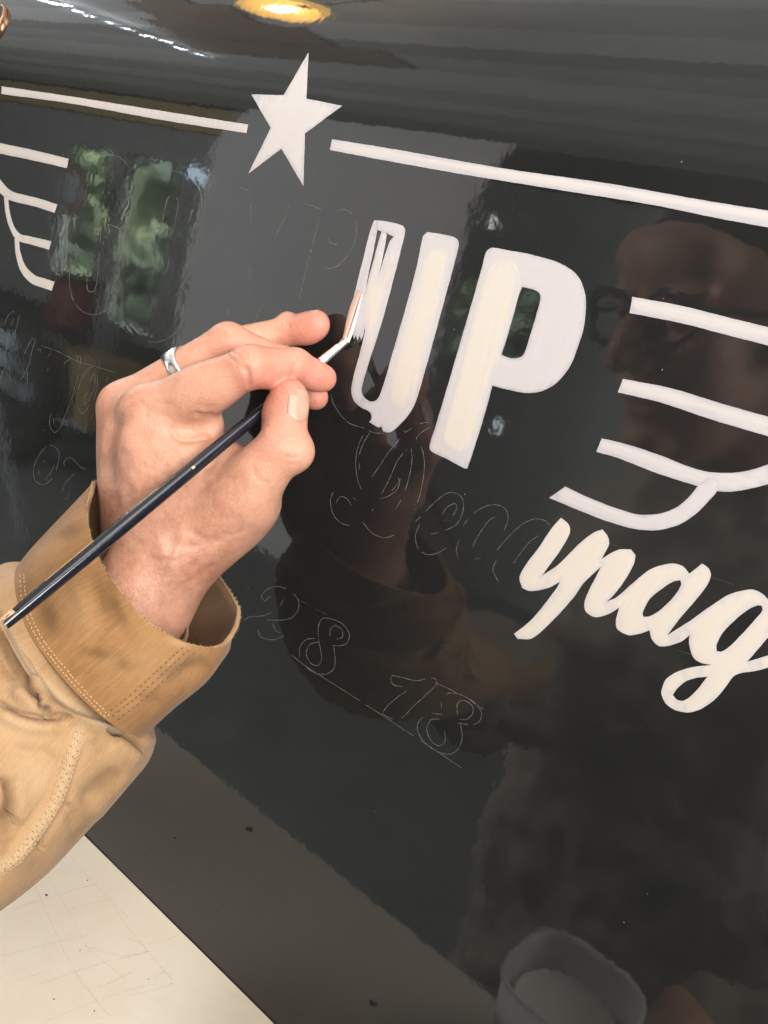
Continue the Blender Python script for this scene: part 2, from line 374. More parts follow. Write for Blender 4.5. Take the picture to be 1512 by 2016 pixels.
pencil('pencilled_numeral', [cK([(335,185),(305,212),(290,185),(320,150),(370,138),(430,158),(472,205),(470,255),(430,298),(315,305)]), cK([(400,200),(370,245),(300,282),(230,288),(198,308)]), cK([(270,350),(290,390),(350,402),(405,378)]), cK([(345,320),(360,355),(390,372)])], 'pencilled numeral 2')
pencil('pencilled_numeral', [cK([(572,390),(572,340),(590,298),(630,297),(690,322),(725,370),(718,412),(690,430),(638,430)]), cK([(630,385),(632,350),(655,328),(690,355),(692,390),(660,400)]), cK([(560,395),(510,402),(478,445),(490,510),(550,565),(610,572),(648,545),(655,500),(648,432)]), cK([(575,412),(530,425),(512,470),(535,520),(570,532),(588,500),(580,440),(572,392)])], 'pencilled numeral 8 beside the 2')
pencil('pencilled_numeral', [cK([(990,635),(945,625),(930,600),(940,578),(1000,592),(1060,605),(1110,595),(1150,595),(1160,620),(1100,680),(1040,735),(985,790),(940,795),(888,770),(910,735),(960,690),(1010,655)])], 'pencilled numeral 1')
pencil('pencilled_numeral', [cK([(1183,745),(1185,700),(1215,668),(1270,672),(1340,708),(1380,760),(1375,800),(1340,822),(1262,815)]), cK([(1262,775),(1262,720),(1290,702),(1335,730),(1338,765),(1310,795),(1270,798)]), cK([(1190,772),(1120,770),(1075,800),(1062,845),(1090,900),(1150,950),(1220,970),(1265,945),(1285,890),(1278,820)]), cK([(1175,795),(1130,800),(1110,845),(1130,900),(1170,928),(1200,905),(1195,840),(1190,800)])], 'pencilled numeral 8 at the end of the ruled line')
pencil('ruled_line', [cK([(430,470),(520,540),(700,655),(870,765),(1000,850),(1130,935),(1285,1040)])], width=.95)
pencil('ruled_line', [cK([(1150,615),(1230,650),(1310,695),(1395,748)])], width=.9)
pencil('ruled_line', [cK([(480,205),(560,250),(620,280)])], width=.7, mat=M_faint)
pencil('ruled_line', [cB([(560,1195),(640,1222)]), cB([(1015,1345),(1120,1380),(1180,1400)]), cB([(880,1690),(960,1712)])], width=.7, mat=M_faint)
pencil('pencilled_script', [cD([(150,45),(165,100),(210,170),(260,215),(330,238),(400,268),(470,268)]),
   cD([(335,280),(305,350),(292,430),(300,520),(325,590),(355,600)]), cD([(375,262),(335,330),(312,400),(315,480)]),
   cD([(565,250),(575,265),(620,238),(660,215),(710,208)]), cD([(720,235),(670,265),(640,300),(668,350),(685,430),(680,520),(660,620),(630,710)]),
   cD([(545,300),(480,380),(420,470),(375,535)]), cD([(610,355),(615,420),(598,520),(570,610),(520,710)]),
   cD([(585,360),(530,430),(490,520),(440,620)]), cD([(550,530),(530,590),(480,630),(430,645)]), cD([(535,520),(540,545),(500,600)]),
   cD([(165,602),(148,650),(158,720),(190,770),(250,798),(320,782)]), cD([(180,670),(200,635),(235,640),(270,685)]), cD([(272,632),(290,652)]), cD([(395,700),(370,735),(355,750)]), cD([(330,775),(385,840),(450,868),(510,855),(558,828)])], 'pencilled script word, first letters')
pencil('pencilled_script', [cD([(632,778),(680,730),(750,660),(820,612),(870,615),(905,650),(905,720),(870,790),(800,828),(720,848)]), cD([(785,735),(820,690),(860,670),(872,695),(845,745),(800,770)]), cD([(660,790),(635,850),(645,920),(690,962),(750,960),(815,925)]),
   cD([(905,800),(960,735),(1030,690),(1100,680),(1150,705),(1165,760),(1140,830)]), cD([(1100,748),(1060,765),(1010,830),(975,890),(960,930)]), cD([(885,880),(868,930),(880,990)]),
   cD([(1095,945),(1160,870),(1240,795),(1310,762),(1370,768),(1408,800)]), cD([(1340,855),(1290,890),(1240,950),(1195,1015)]), cD([(1100,990),(1078,1050),(1110,1122)]), cD([(970,990),(1010,985)])], 'pencilled script word, e and n outlines')
pencil('pencilled_letter', [cG([(620,248),(690,268)]), cG([(690,295),(698,400),(698,510)]), cG([(690,800),(690,920)]), cG([(695,990),(680,1030)]), cG([(978,370),(930,480),(880,580)]), cG([(1075,365),(1140,380),(1195,402),(1190,430)]), cG([(1180,470),(1150,600),(1110,750),(1070,920),(1042,1040)]), cG([(795,1060),(750,1150),(710,1235)]), cG([(545,1110),(535,1150),(528,1200)])], 'pencilled letter outline below the star', width=.9)
pencil('pencilled_letter', [cG([(1245,600),(1265,640),(1315,655)]), cG([(1310,415),(1360,405),(1420,445),(1445,530),(1440,620),(1400,710),(1330,790),(1270,822),(1225,818),(1225,795)]), cG([(1335,680),(1330,705)])], 'pencilled apostrophe curve', width=1.1)
pencil('pencilled_letter', [cG([(5,870),(40,640),(75,470),(100,350),(120,315),(160,315),(182,340),(175,420),(150,560)]), cG([(135,130),(200,145),(290,195),(340,280),(352,390)]), cG([(220,1080),(210,1180),(170,1270),(100,1325),(20,1345),(-30,1335)])], 'pencilled letter outline over the green reflection', width=.8)
pencil('pencilled_letter', [cF([(395,690),(440,663),(500,665),(545,700)]), cF([(440,770),(470,765),(475,780)]), cF([(440,950),(505,970),(530,1010),(515,1120),(485,1260)]), cF([(305,1100),(295,1200),(315,1285)]), cF([(370,1180),(375,1235),(400,1240),(412,1200),(428,1000),(430,960)]), cE([(515,0),(520,70),(560,150),(620,205),(700,222),(780,190),(830,130)]), cE([(635,0),(650,50),(690,50),(710,0)])], 'pencilled letter outline beside the left wing', width=.8)
pencil('pencilled_script', [cE([(30,310),(60,230),(100,195),(110,215)]), cE([(145,225),(125,300),(105,380)]), cE([(100,250),(70,340),(45,480),(40,600),(0,695)]), cE([(145,565),(180,510),(215,440),(240,395),(262,410),(240,470),(215,570),(170,680),(145,705)]), cE([(270,480),(295,475),(300,500)]), cE([(345,545),(380,490)]), cE([(65,600),(80,710)]), cE([(225,560),(205,650),(200,740)]), cE([(360,610),(340,640)]),
   cE([(470,600),(480,570),(520,550)]), cE([(575,570),(570,530),(590,520),(592,580),(560,720),(520,860),(480,960),(440,1060),(400,1092),(370,1050),(368,980),(400,920),(450,895)]), cE([(400,1040),(395,990),(425,940)]),
   cE([(565,800),(600,700),(650,620),(700,600),(715,650),(715,750),(690,850)]), cE([(660,720),(690,655),(700,670),(690,770),(650,860),(625,888),(622,830),(650,790)]), cE([(575,880),(585,930),(610,950),(640,920),(660,870)]), cE([(780,720),(800,670)]), cE([(300,450),(420,490),(560,560),(720,610),(860,650)])], 'pencilled script line at the left edge', width=.8)
pencil('pencilled_numeral', [cE([(350,1185),(290,1250),(248,1350),(260,1440),(320,1472),(380,1430),(420,1340),(435,1240),(400,1190),(360,1182)]), cE([(330,1290),(290,1370),(285,1410)]), cE([(405,1320),(370,1390),(330,1440)]), cE([(480,1340),(470,1310),(500,1275),(535,1280),(580,1330),(600,1350),(625,1340)]), cE([(600,1350),(640,1360)]), cE([(550,1385),(490,1450),(450,1530)]), cE([(510,1530),(500,1570),(465,1585)])], 'pencilled numerals 0 and 7 beside the cuff', width=.8)
pencil('pencilled_mark', [cD([(10,388),(65,402)]), cD([(0,463),(58,482)])], width=.8, mat=M_faint)
# ------------------------------------------------------------------ the painter's hand (one continuous surface from a distance field)
def Cc(px, py, d): return np.array([(px - CX) / F * d, (CY - py) / F * d, -d])      # camera space
def L1(px, py, d): return Cc(150 + px / 2.52, 560 + py / 2.52, d)                    # from the close-up of the hand
H = .00075
lo = np.array(Cc(120, 1420, .47)); hi = np.array(Cc(690, 560, .47))
lo = np.array([-.205, -.125, -.535]); hi = np.array([-.010, .118, -.375])
dim = np.ceil((hi - lo) / H).astype(int) + 1
class Field:
    def __init__(s): s.f = np.full(dim, .03, np.float32)
    def _box(s, a, b, r):
        i0 = np.clip(np.floor((np.minimum(a, b) - r - lo) / H).astype(int), 0, dim - 1); i1 = np.clip(np.ceil((np.maximum(a, b) + r - lo) / H).astype(int) + 1, 1, dim)
        if (i1 <= i0).any(): return None, None
        g = np.meshgrid(*[(lo[k] + H * np.arange(i0[k], i1[k])).astype(np.float32) for k in range(3)], indexing='ij', sparse=True)
        return tuple(slice(i0[k], i1[k]) for k in range(3)), g
    def _add(s, sl, d, k):
        a = s.f[sl]
        if k <= 0: s.f[sl] = np.minimum(a, d); return
        h = np.maximum(k - np.abs(a - d), 0) / k
        s.f[sl] = np.minimum(a, d) - h * h * k * .25
    def cone(s, a, b, ra, rb, k=.004):
        a = np.asarray(a); b = np.asarray(b); pad = max(ra, rb) + .012 + k
        sl, g = s._box(a, b, pad)
        if sl is None: return s
        ab = b - a; L2 = ab @ ab
        q = [g[i] - np.float32(a[i]) for i in range(3)]
        t = np.clip((q[0] * ab[0] + q[1] * ab[1] + q[2] * ab[2]) / L2, 0, 1)
        d = np.sqrt((q[0] - t * ab[0])**2 + (q[1] - t * ab[1])**2 + (q[2] - t * ab[2])**2) - (ra + (rb - ra) * t)
        s._add(sl, d, k); return s
    def ell(s, c, ax, rad, k=.006):
        """ellipsoid: centre, two axis directions, three radii"""
        c = np.asarray(c); x = nrm(ax[0]); y = np.asarray(ax[1]) - (np.asarray(ax[1]) @ x) * x; y = nrm(y); z = np.cross(x, y)
        pad = max(rad) + .01 + k; sl, g = s._box(c, c, pad)
        if sl is None: return s
        q = [g[i] - np.float32(c[i]) for i in range(3)]
        e = [(q[0]*v[0] + q[1]*v[1] + q[2]*v[2]) / r for v, r in zip((x, y, z), rad)]
        n0 = np.sqrt(e[0]**2 + e[1]**2 + e[2]**2)
        e2 = [e[i] / rad[i] for i in range(3)]; n1 = np.sqrt(e2[0]**2 + e2[1]**2 + e2[2]**2) + 1e-6
        s._add(sl, n0 * (n0 - 1) / n1, k); return s
    def merge(s, o, k):
        h = np.maximum(k - np.abs(s.f - o.f), 0) / k if k > 0 else 0
        s.f = np.minimum(s.f, o.f) - (h * h * k * .25 if k > 0 else 0); return s
def surface_nets(f):
    s = f < 0
    cells = np.zeros(np.array(f.shape) - 1, np.int8)
    cor = [(i, j, k) for i in (0, 1) for j in (0, 1) for k in (0, 1)]
    nx, ny, nz = cells.shape
    for i, j, k in cor: cells += s[i:nx+i, j:ny+j, k:nz+k]
    act = (cells > 0) & (cells < 8); idx = np.full(cells.shape, -1, np.int64); ii = np.argwhere(act); idx[act] = np.arange(len(ii))
    acc = np.zeros((len(ii), 3)); cnt = np.zeros(len(ii))
    for a in cor:
        for ax in range(3):
            if a[ax]: continue
            b = list(a); b[ax] = 1
            fa = f[tuple((ii + a).T)]; fb = f[tuple((ii + b).T)]; c = (fa < 0) != (fb < 0)
            t = np.where(c, fa / np.where(c, fa - fb, 1), 0)
            p = np.array(a, float)[None] + np.zeros((len(ii), 3)); p[:, ax] += t
            acc[c] += p[c]; cnt[c] += 1
    V = ii + acc / cnt[:, None]
    Q = []
    for ax in range(3):
        o1, o2 = [(1, 2), (2, 0), (0, 1)][ax]
        A = np.moveaxis(s, ax, 0); c = np.argwhere(A[:-1] != A[1:])
        e = np.empty_like(c); others = [k for k in range(3) if k != ax]
        e[:, ax] = c[:, 0]; e[:, others[0]] = c[:, 1]; e[:, others[1]] = c[:, 2]
        ok = (e[:, o1] > 0) & (e[:, o2] > 0) & (e[:, o1] < f.shape[o1] - 1) & (e[:, o2] < f.shape[o2] - 1); e = e[ok]
        d1 = np.zeros(3, int); d1[o1] = 1; d2 = np.zeros(3, int); d2[o2] = 1
        q = np.stack([idx[tuple((e - d1 - d2).T)], idx[tuple((e - d2).T)], idx[tuple(e.T)], idx[tuple((e - d1).T)]], 1)
        flip = ~s[tuple(e.T)]; q[flip] = q[flip][:, ::-1]; Q.append(q)
    return V, np.concatenate(Q)

# joints: pixel in the close-up + distance from the lens
wrA, wrB = L1(330, 1440, .442), L1(560, 1330, .452)
fore = Cc(175, 1345, .440)
palm = Field()
palm.cone(L1(430, 1330, .447), fore, .0225, .026, .01).cone(L1(510, 1290, .458), Cc(235, 1300, .452), .0215, .024, .012)
iM = L1(360, 640, .4475); mM = L1(236, 612, .4735); rM = L1(226, 602, .492); pM = L1(244, 640, .508)
palm.cone(L1(440, 1180, .450), iM, .0205, .0140, .012)
palm.cone(L1(330, 1200, .468), mM, .0200, .0122, .012)
palm.cone(L1(330, 1210, .480), rM, .0190, .0120, .012)
palm.cone(L1(370, 1230, .482), pM, .0175, .0110, .012)
palm.ell(L1(330, 900, .472), (nrm(iM - L1(440, 1180, .450)), (0, 0, 1)), (.040, .026, .0165), .014)
tC, tM, tI, tT = L1(520, 1300, .447), L1(815, 1080, .437), L1(1022, 812, .4275), L1(1062, 590, .4310)
palm.cone(tC, tM, .0205, .0148, .012)
palm.ell(L1(640, 1010, .450), (nrm(tM - tC), (0, 0, 1)), (.030, .0155, .022), .012)        # web and first interosseous
palm.ell(L1(480, 900, .4495), (nrm(iM - tC), (0, 0, 1)), (.030, .0145, .020), .012)
palm.ell(L1(760, 1200, .452), (nrm(tM - tC), (0, 0, 1)), (.031, .0165, .0150), .012)       # thenar pad
th = Field()
th.cone(tM, tI, .0146, .0118, .004).cone(tI, tT, .0116, .0094, .005)
th.ell(L1(1090, 835, .4270), (nrm(tI - tM), (0, 0, 1)), (.0095, .0085, .0090), .006)       # IP knuckle
th.ell(L1(1020, 640, .4345), (nrm(tT - tI), (0, 0, 1)), (.0140, .0090, .0100), .005)       # pulp
th.ell(L1(1060, 560, .4310), (nrm(tT - tI), (0, 0, 1)), (.0095, .0078, .0080), .004)
th.ell(L1(905, 925, .4320), (nrm(tI - tM), (0, 0, 1)), (.016, .0125, .0125), .006)
ix = Field()
iP, iD, iT = L1(868, 408, .4265), L1(1085, 400, .4400), L1(1228, 462, .4505)
ix.cone(iM, iP, .0138, .0103, .004).cone(iP, iD, .0103, .0082, .004).cone(iD, iT, .0081, .0066, .004)
ix.ell(L1(620, 540, .4350), (nrm(iP - iM), (0, 0, 1)), (.022, .0120, .0125), .006)         # proximal pad
ix.ell(L1(965, 432, .4325), (nrm(iD - iP), (0, 0, 1)), (.0105, .0085, .0090), .003)        # middle pad
ix.ell(L1(1175, 455, .4465), (nrm(iT - iD), (0, 0, 1)), (.0120, .0066, .0076), .003)       # fingertip pulp
ix.ell(L1(640, 690, .4475), (nrm(iP - iM), (0, 0, 1)), (.010, .0085, .011), .006)          # fold under the knuckle
md = Field()
mP, mD, mT = L1(755, 290, .4600), L1(1040, 395, .4700), L1(1188, 560, .4735)
md.cone(mM, mP, .0128, .0104, .004).cone(mP, mD, .0103, .0085, .004).cone(mD, mT, .0084, .0070, .004)
rg = Field()
rP, rD, rT = L1(700, 318, .4800), L1(1050, 232, .4850), L1(1192, 192, .4770)
rg.cone(rM, rP, .0120, .0098, .004).cone(rP, rD, .0098, .0080, .004).cone(rD, rT, .0082, .0072, .004)
rg.ell(L1(1150, 225, .4790), (nrm(rT - rD), (0, 0, 1)), (.0125, .0072, .0085), .003)
rg.ell(L1(1055, 205, .4850), (nrm(rT - rD), (0, 0, 1)), (.0055, .0078, .0080), .003)
pk = Field()
pP, pD, pT = L1(560, 400, .5080), L1(800, 340, .5060), L1(930, 330, .4930)
pk.cone(pM, pP, .0108, .0088, .004).cone(pP, pD, .0088, .0072, .004).cone(pD, pT, .0072, .0064, .004)
tot = Field(); tot.f = palm.f.copy()
for fg, k in ((ix, .008), (md, .007), (rg, .007), (pk, .007), (th, .009)):
    g = Field(); g.f = palm.f.copy(); g.merge(fg, k); tot.merge(g, .0012)
V, Q = surface_nets(tot.f)
Vc = lo + V * H
# drop loose bits and the open end inside the sleeve stays closed by the field itself
def vnormals(V, Q):
    a = V[Q[:, 2]] - V[Q[:, 0]]; b = V[Q[:, 3]] - V[Q[:, 1]]; fn = np.cross(a, b); n = np.zeros_like(V)
    for k in range(4): np.add.at(n, Q[:, k], fn)
    return n / (np.linalg.norm(n, axis=1, keepdims=True) + 1e-12)
E4 = np.concatenate([Q[:, [0, 1]], Q[:, [1, 2]], Q[:, [2, 3]], Q[:, [3, 0]]])
def smooth(V, it, lam=.5):
    for _ in range(it):
        s = np.zeros_like(V); c = np.zeros(len(V))
        np.add.at(s, E4[:, 0], V[E4[:, 1]]); np.add.at(c, E4[:, 0], 1)
        V = V + lam * (s / c[:, None] - V)
    return V
Vc = smooth(Vc, 4)
nc = vnormals(Vc, Q)
grad_out = (nc * (Vc - Vc.mean(0))).sum() ; 
if grad_out < 0: Q = Q[:, ::-1]; nc = -nc
def pixc(Vc): return np.stack([CX + F * Vc[:, 0] / -Vc[:, 2], CY - F * Vc[:, 1] / -Vc[:, 2]], 1)
def crease(V, n, pts, amp, sig, dmax=None, facing=True):
    """push the skin in (amp<0) or out along a line followed in the picture; sig in photo pixels"""
    px = pixc(V); c = spline(pts, False, 2.5, 170); lo2, hi2 = c.min(0) - 3 * sig, c.max(0) + 3 * sig
    m_ = (px > lo2).all(1) & (px < hi2).all(1)
    if facing: m_ &= (n * V).sum(1) < 0
    if dmax: m_ &= -V[:, 2] < dmax
    ids = np.where(m_)[0]
    if not len(ids): return
    p = px[ids]; best = np.full(len(ids), 1e9); tt = np.zeros(len(ids))
    for k, q in enumerate(c):
        d = ((p - q)**2).sum(1); b = d < best; best[b] = d[b]; tt[b] = k / max(1, len(c) - 1)
    g = np.exp(-best / (2 * sig * sig)) * np.clip(np.sin(np.pi * np.clip(tt, 0, 1)) * 1.8, 0, 1)
    V[ids] += n[ids] * (amp * g)[:, None]
def mm(pts): return cL(pts)
for pts, amp, sig, dm in [
    ([(835,395),(852,450),(856,520)], -.0011, 4.0, .445), ([(820,400),(838,440)], -.0004, 2.5, .445), ([(930,395),(948,430),(952,470)], -.0004, 3, .445),
    ([(1092,375),(1080,430),(1062,478)], -.0009, 3.5, .455), ([(1108,400),(1098,440)], -.0003, 2, .455),
    ([(575,636),(635,655),(692,648)], -.0013, 4.0, .455), ([(600,600),(650,612),(700,600)], -.0004, 4, .455),
    ([(470,735),(515,768),(575,772),(635,760),(690,772)], -.0016, 4.0, .46), ([(470,700),(490,745),(500,770)], -.0006, 4, .46),
    ([(222,630),(195,700),(170,790),(155,900),(150,1010)], -.0026, 10, .49), ([(250,700),(205,790),(185,900)], .0009, 8, .48), ([(160,660),(140,760),(135,860)], .0008, 6, .48),
    ([(330,620),(290,660),(262,740),(262,860)], .0011, 12, .47), ([(330,720),(360,820),(400,900)], -.0006, 10, .47),
    ([(700,868),(660,900),(610,945)], -.0010, 5, .46), ([(640,1010),(760,960),(880,905)], .0006, 14, .46),
    ([(1000,760),(1060,775),(1120,768)], -.0003, 2.5, .45), ([(1010,795),(1070,808),(1130,800)], -.00035, 2.5, .45), ([(1015,840),(1070,860),(1128,850)], -.0003, 2.5, .45), ([(1020,880),(1060,895),(1110,885)], -.00025, 2.5, .45),
    ([(930,650),(905,690),(890,740)], -.0005, 4, .45), ([(860,900),(900,960),(960,1000)], -.0004, 5, .46),
    ([(520,1110),(600,1150),(700,1160),(830,1150)], -.0005, 7, .47), ([(430,1280),(560,1300),(680,1270)], -.0006, 7, .47), ([(380,1180),(420,1280),(430,1380)], .0008, 9, .47), ([(540,1210),(500,1330),(450,1450)], .0010, 8, .47),
    ([(700,1230),(790,1240),(870,1190)], -.0004, 4, .48), ([(690,1380),(600,1450),(500,1520)], -.0004, 5, .48),
    ([(350,560),(420,590),(500,600)], -.0003, 3, .47), ([(330,600),(390,640),(470,660)], -.0003, 3, .47), ([(300,560),(340,610),(350,680)], -.0003, 3, .47), ([(760,330),(800,345),(830,380)], -.0004, 2.5, .46), ([(740,345),(775,370),(800,400)], -.00035, 2.5, .46), ([(790,318),(830,335),(850,360)], -.0004, 2.5, .46), ([(860,316),(885,335),(890,365)], -.0003, 2.2, .46),
    ([(1060,330),(1075,350),(1080,372)], -.0003, 2, .46), ([(1085,338),(1100,355),(1105,375)], -.0003, 2, .46), ([(640,262),(690,250),(720,262)], -.0003, 2.5, .48), ([(700,225),(730,250),(740,280)], -.00035, 2.5, .48), ([(770,215),(790,240),(795,262)], -.00035, 2.5, .48),
    ([(360,760),(440,800),(500,860),(540,920)], -.0004, 4, .47), ([(300,880),(380,920),(470,960)], -.0003, 4, .47), ([(420,840),(470,900),(490,980)], .0005, 6, .47), ([(240,920),(300,1010),(340,1120)], .0006, 7, .48), ([(190,980),(240,1080),(260,1180)], .0005, 7, .48),
    ([(640,930),(720,960),(800,960)], -.0004, 3.5, .46), ([(700,1000),(790,1010),(860,980)], -.0003, 4, .46), ([(850,820),(905,835),(950,830)], -.0003, 3, .46), ([(870,860),(930,880),(980,880)], -.0003, 3, .46), ([(930,700),(980,715),(1030,712)], -.00025, 2.5, .45), ([(940,730),(1000,745),(1060,742)], -.0003, 2.5, .45),
    ([(560,1230),(640,1260),(740,1270)], -.0005, 5, .47), ([(300,1330),(420,1370),(540,1370)], -.0005, 5, .47), ([(260,1250),(330,1290),(400,1300)], -.0004, 5, .47),
    ([(730,230),(760,222),(800,240)], .0004, 6, .47), ([(1030,178),(1045,195),(1060,215)], -.0005, 2.5, .495), ([(1010,190),(1024,205)], -.0004, 2.5, .495), ([(600,330),(640,318),(700,300)], .0003, 5, .47)]:
    crease(Vc, nc, mm(pts), amp, sig, dm)
Vc = smooth(Vc, 1, .4); nc = vnormals(Vc, Q)
def near(V, p, r): return np.exp(-((V - p)**2).sum(1) / (2 * r * r))
red = .9 * near(Vc, iT, .012) + .9 * near(Vc, rT, .014) + .8 * near(Vc, mT, .012) + .75 * near(Vc, tT, .013) + .45 * near(Vc, iP, .012) + .5 * near(Vc, tI, .011) + .55 * near(Vc, mM, .012) + .35 * near(Vc, iM, .012) + .35 * near(Vc, (iP + iD) / 2, .012) + .5 * near(Vc, mP, .011)
tan_shade = np.clip(1.2 * near(Vc, L1(360, 1330, .43), .030) + .9 * near(Vc, L1(180, 860, .455), .014) + .9 * near(Vc, L1(200, 1150, .45), .020) + .7 * near(Vc, L1(640, 1180, .43), .018) + .5 * near(Vc, L1(250, 1150, .44), .02), 0, 1)  # freckled tan, plus shade of the hand's left side put into the colour
Wv = CAM + Vc @ Rw.T
m = N('hand_skin'); co = m.coord('Object')
n1 = m.noise(55, 4, co, .6); n2 = m.noise(240, 3, co)
base = m.ramp(n1, [(.30, (.47, .235, .15)), (.50, (.575, .315, .21)), (.70, (.63, .375, .265))])
base = m.mix(m.ramp(m.noise(38, 4, co, .6), [(.45, (0,)*3), (.75, (.40,)*3)]), base, (.56, .22, .15)); base = m.mix(m.attr('red'), base, (.60, .215, .16))
fr = m.n('ShaderNodeMath', operation='MULTIPLY'); m.l(m.attr('tan_shade'), fr.inputs[0]); m.l(m.ramp(m.noise(70, 5, co, .68), [(.25, (0, 0, 0)), (.62, (1, 1, 1))]), fr.inputs[1])
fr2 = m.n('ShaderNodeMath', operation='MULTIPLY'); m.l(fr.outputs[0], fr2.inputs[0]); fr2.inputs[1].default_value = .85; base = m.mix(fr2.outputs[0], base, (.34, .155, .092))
base = m.mix(m.ramp(n2, [(.38, (0, 0, 0)), (.75, (.38,) * 3)]), base, (.66, .31, .235)); base = m.mix(m.ramp(m.noise(520, 3, co, .6), [(.55, (0,)*3), (.72, (.30,)*3)]), base, (.40, .19, .12))
m.l(base, m.b.inputs['Base Color']); m.set(Roughness=.47, IOR=1.42)
m.b.inputs['Subsurface Weight'].default_value = .08; m.b.inputs['Subsurface Radius'].default_value = (1.0, .35, .18); m.b.inputs['Subsurface Scale'].default_value = .003
vo = m.n('ShaderNodeTexVoronoi'); vo.inputs['Scale'].default_value = 900; m.l(co, vo.inputs['Vector'])
vo2 = m.n('ShaderNodeTexVoronoi'); vo2.inputs['Scale'].default_value = 430; vo2.feature = 'DISTANCE_TO_EDGE'; m.l(m.coord('Object', (1, 1.7, .8), (.4, .2, .7)), vo2.inputs['Vector'])
b = m.bump(vo.outputs['Distance'], .10, .0006); b = m.bump(m.ramp(vo2.outputs['Distance'], [(0, (0,) * 3), (.25, (1,) * 3)]), .17, .0007, b); b = m.bump(m.noise(150, 5, co, .62), .17, .0014, b)
m.l(b, m.b.inputs['Normal']); M_skin = m.m
person = empty('person', 'person in a tan canvas work jacket, left hand painting the letter U with a brush', 'person')
at(person, P3(-200., 2300., .40))
hand = mesh_obj('hand', Wv, Q, M_skin, attrs={'red': np.clip(red, 0, .85), 'tan_shade': tan_shade}); adopt(hand, person)
handBVH = BVHTree.FromPolygons([Vector(v) for v in Wv], [tuple(int(i) for i in q) for q in Q])

# nails
m = N('fingernail'); m.l(m.ramp(m.noise(90, 2, m.coord('Object')), [(.3, (.50, .275, .205)), (.7, (.58, .345, .265))]), m.b.inputs['Base Color']); m.set(Roughness=.36); m.b.inputs['Subsurface Weight'].default_value = .1
m.b.inputs['Subsurface Scale'].default_value = .002; M_nail = m.m
def nail(c, t, n, Ln, W, curve=.5, lift=.0003):
    """a curved plate: c middle (camera space), t towards the tip, n outwards"""
    t = nrm(t); n = nrm(np.asarray(n) - (np.asarray(n) @ t) * t); s = np.cross(t, n); V = []; nu, nv = 15, 15
    for v in np.linspace(-1, 1, nv):
        for u in np.linspace(-1, 1, nu):
            ww = W * (1 - .10 * max(0, -v)**2) * math.sqrt(max(0, 1 - max(0, abs(v) - .55)**2 / .45**2 * .55))
            V.append(c + t * Ln * (v + (.10 * (1 - u*u) if v > 0 else -.06 * (1 - u*u)) * abs(v)) + s * ww * u + n * (lift - curve * W * u * u - .10 * Ln * max(0, v)**2 - .06 * Ln * max(0, -v)**2))
    V = CAM + np.array(V) @ Rw.T
    f = grid_faces(nv, nu); o = mesh_obj('fingernail', V, f, M_nail)
    md_ = o.modifiers.new('thickness', 'SOLIDIFY'); md_.thickness = .0005; md_.offset = 0
    adopt(o, hand); return o
hand_inv = None
nT = nrm(np.array([.66, .12, .72])); nail(tT - nrm(tT - tI) * .0030 + nT * .0097, nrm(tT - tI) - .10 * nT, nT, .0082, .0064, .36)
nT = nrm(np.array([-.12, .88, .48])); nail(rT - nrm(rT - rD) * .0035 + nT * .0071, nrm(rT - rD) - .05 * nT, nT, .0050, .0048, .40)

# ring
tq = nrm(mP - mM); rc = mM + (mP - mM) * .50
m = N('silver'); m.set(Metallic=1, Roughness=.2); m.b.inputs['Base Color'].default_value = (.86, .85, .83, 1); m.l(m.bump(m.noise(400, 3, m.coord('Object')), .15, .0005), m.b.inputs['Normal']); M_silver = m.m
rc = mM + (mP - mM) * .57; ax = nrm(mP - mM); up = np.array([0, 1, 0.]); e1 = nrm(up - (up @ ax) * ax); e2 = np.cross(ax, e1)
rv = []; nt = 64; prof = [(-1, 0), (-.9, .35), (-.3, .55), (.3, .55), (.9, .35), (1, 0), (.6, -.3), (-.6, -.3)]
for i in range(nt):
    a = 2 * math.pi * i / nt; cR = .0119
    top = max(0, math.cos(a - .1))**3                                       # the band widens on the back of the finger
    for (pu, pr) in prof:
        wd = .0034 + .0030 * top; rr = cR + (.0015 + .0012 * top) * pr
        rv.append(rc + ax * pu * wd + (e1 * math.cos(a) + e2 * math.sin(a)) * rr)
rv = CAM + np.array(rv) @ Rw.T
rf = []
npf = len(prof)
for i in range(nt):
    for j in range(npf): rf.append((i*npf + j, ((i+1) % nt)*npf + j, ((i+1) % nt)*npf + (j+1) % npf, i*npf + (j+1) % npf))
ring = mesh_obj('finger_ring', rv, rf, M_silver); tag(ring, 'wide silver ring on the middle finger of the painting hand', 'ring')
bmf = bmesh.new(); bmf.from_mesh(ring.data); bmesh.ops.recalc_face_normals(bmf, faces=bmf.faces); bmf.to_mesh(ring.data); bmf.free()

# ------------------------------------------------------------------ the brush
bA = Cc(24, 1216, .372); bB = Cc(640, 706, .4605); bC = Cc(681, 671, .4668)
def lathe_cam(a, b, prof, seg=40):
    d = nrm(b - a); L = np.linalg.norm(b - a); e1 = nrm(np.cross(d, [0, 0, 1])); e2 = np.cross(d, e1); V = []
    for t, r in prof:
        for k in range(seg):
            q = 2 * math.pi * k / seg; V.append(a + d * L * t + (e1 * math.cos(q) + e2 * math.sin(q)) * r)
    return CAM + np.array(V) @ Rw.T, grid_faces(len(prof), seg, True), (d, e1, e2, L)
m = N('black_lacquer'); co = m.coord('Object')
m.l(m.ramp(m.noise(120, 4, co, .65), [(.30, (.008, .010, .016)), (.78, (.014, .017, .026))]), m.b.inputs['Base Color']); m.set(Roughness=.16)
m.l(m.bump(m.noise(260, 3, co), .05, .001), m.b.inputs['Normal']); M_lac = m.m
brush = empty('lettering_brush', 'long thin black handled lettering quill held against the letter U', 'paintbrush'); at(brush, P3(705., 650., .468))
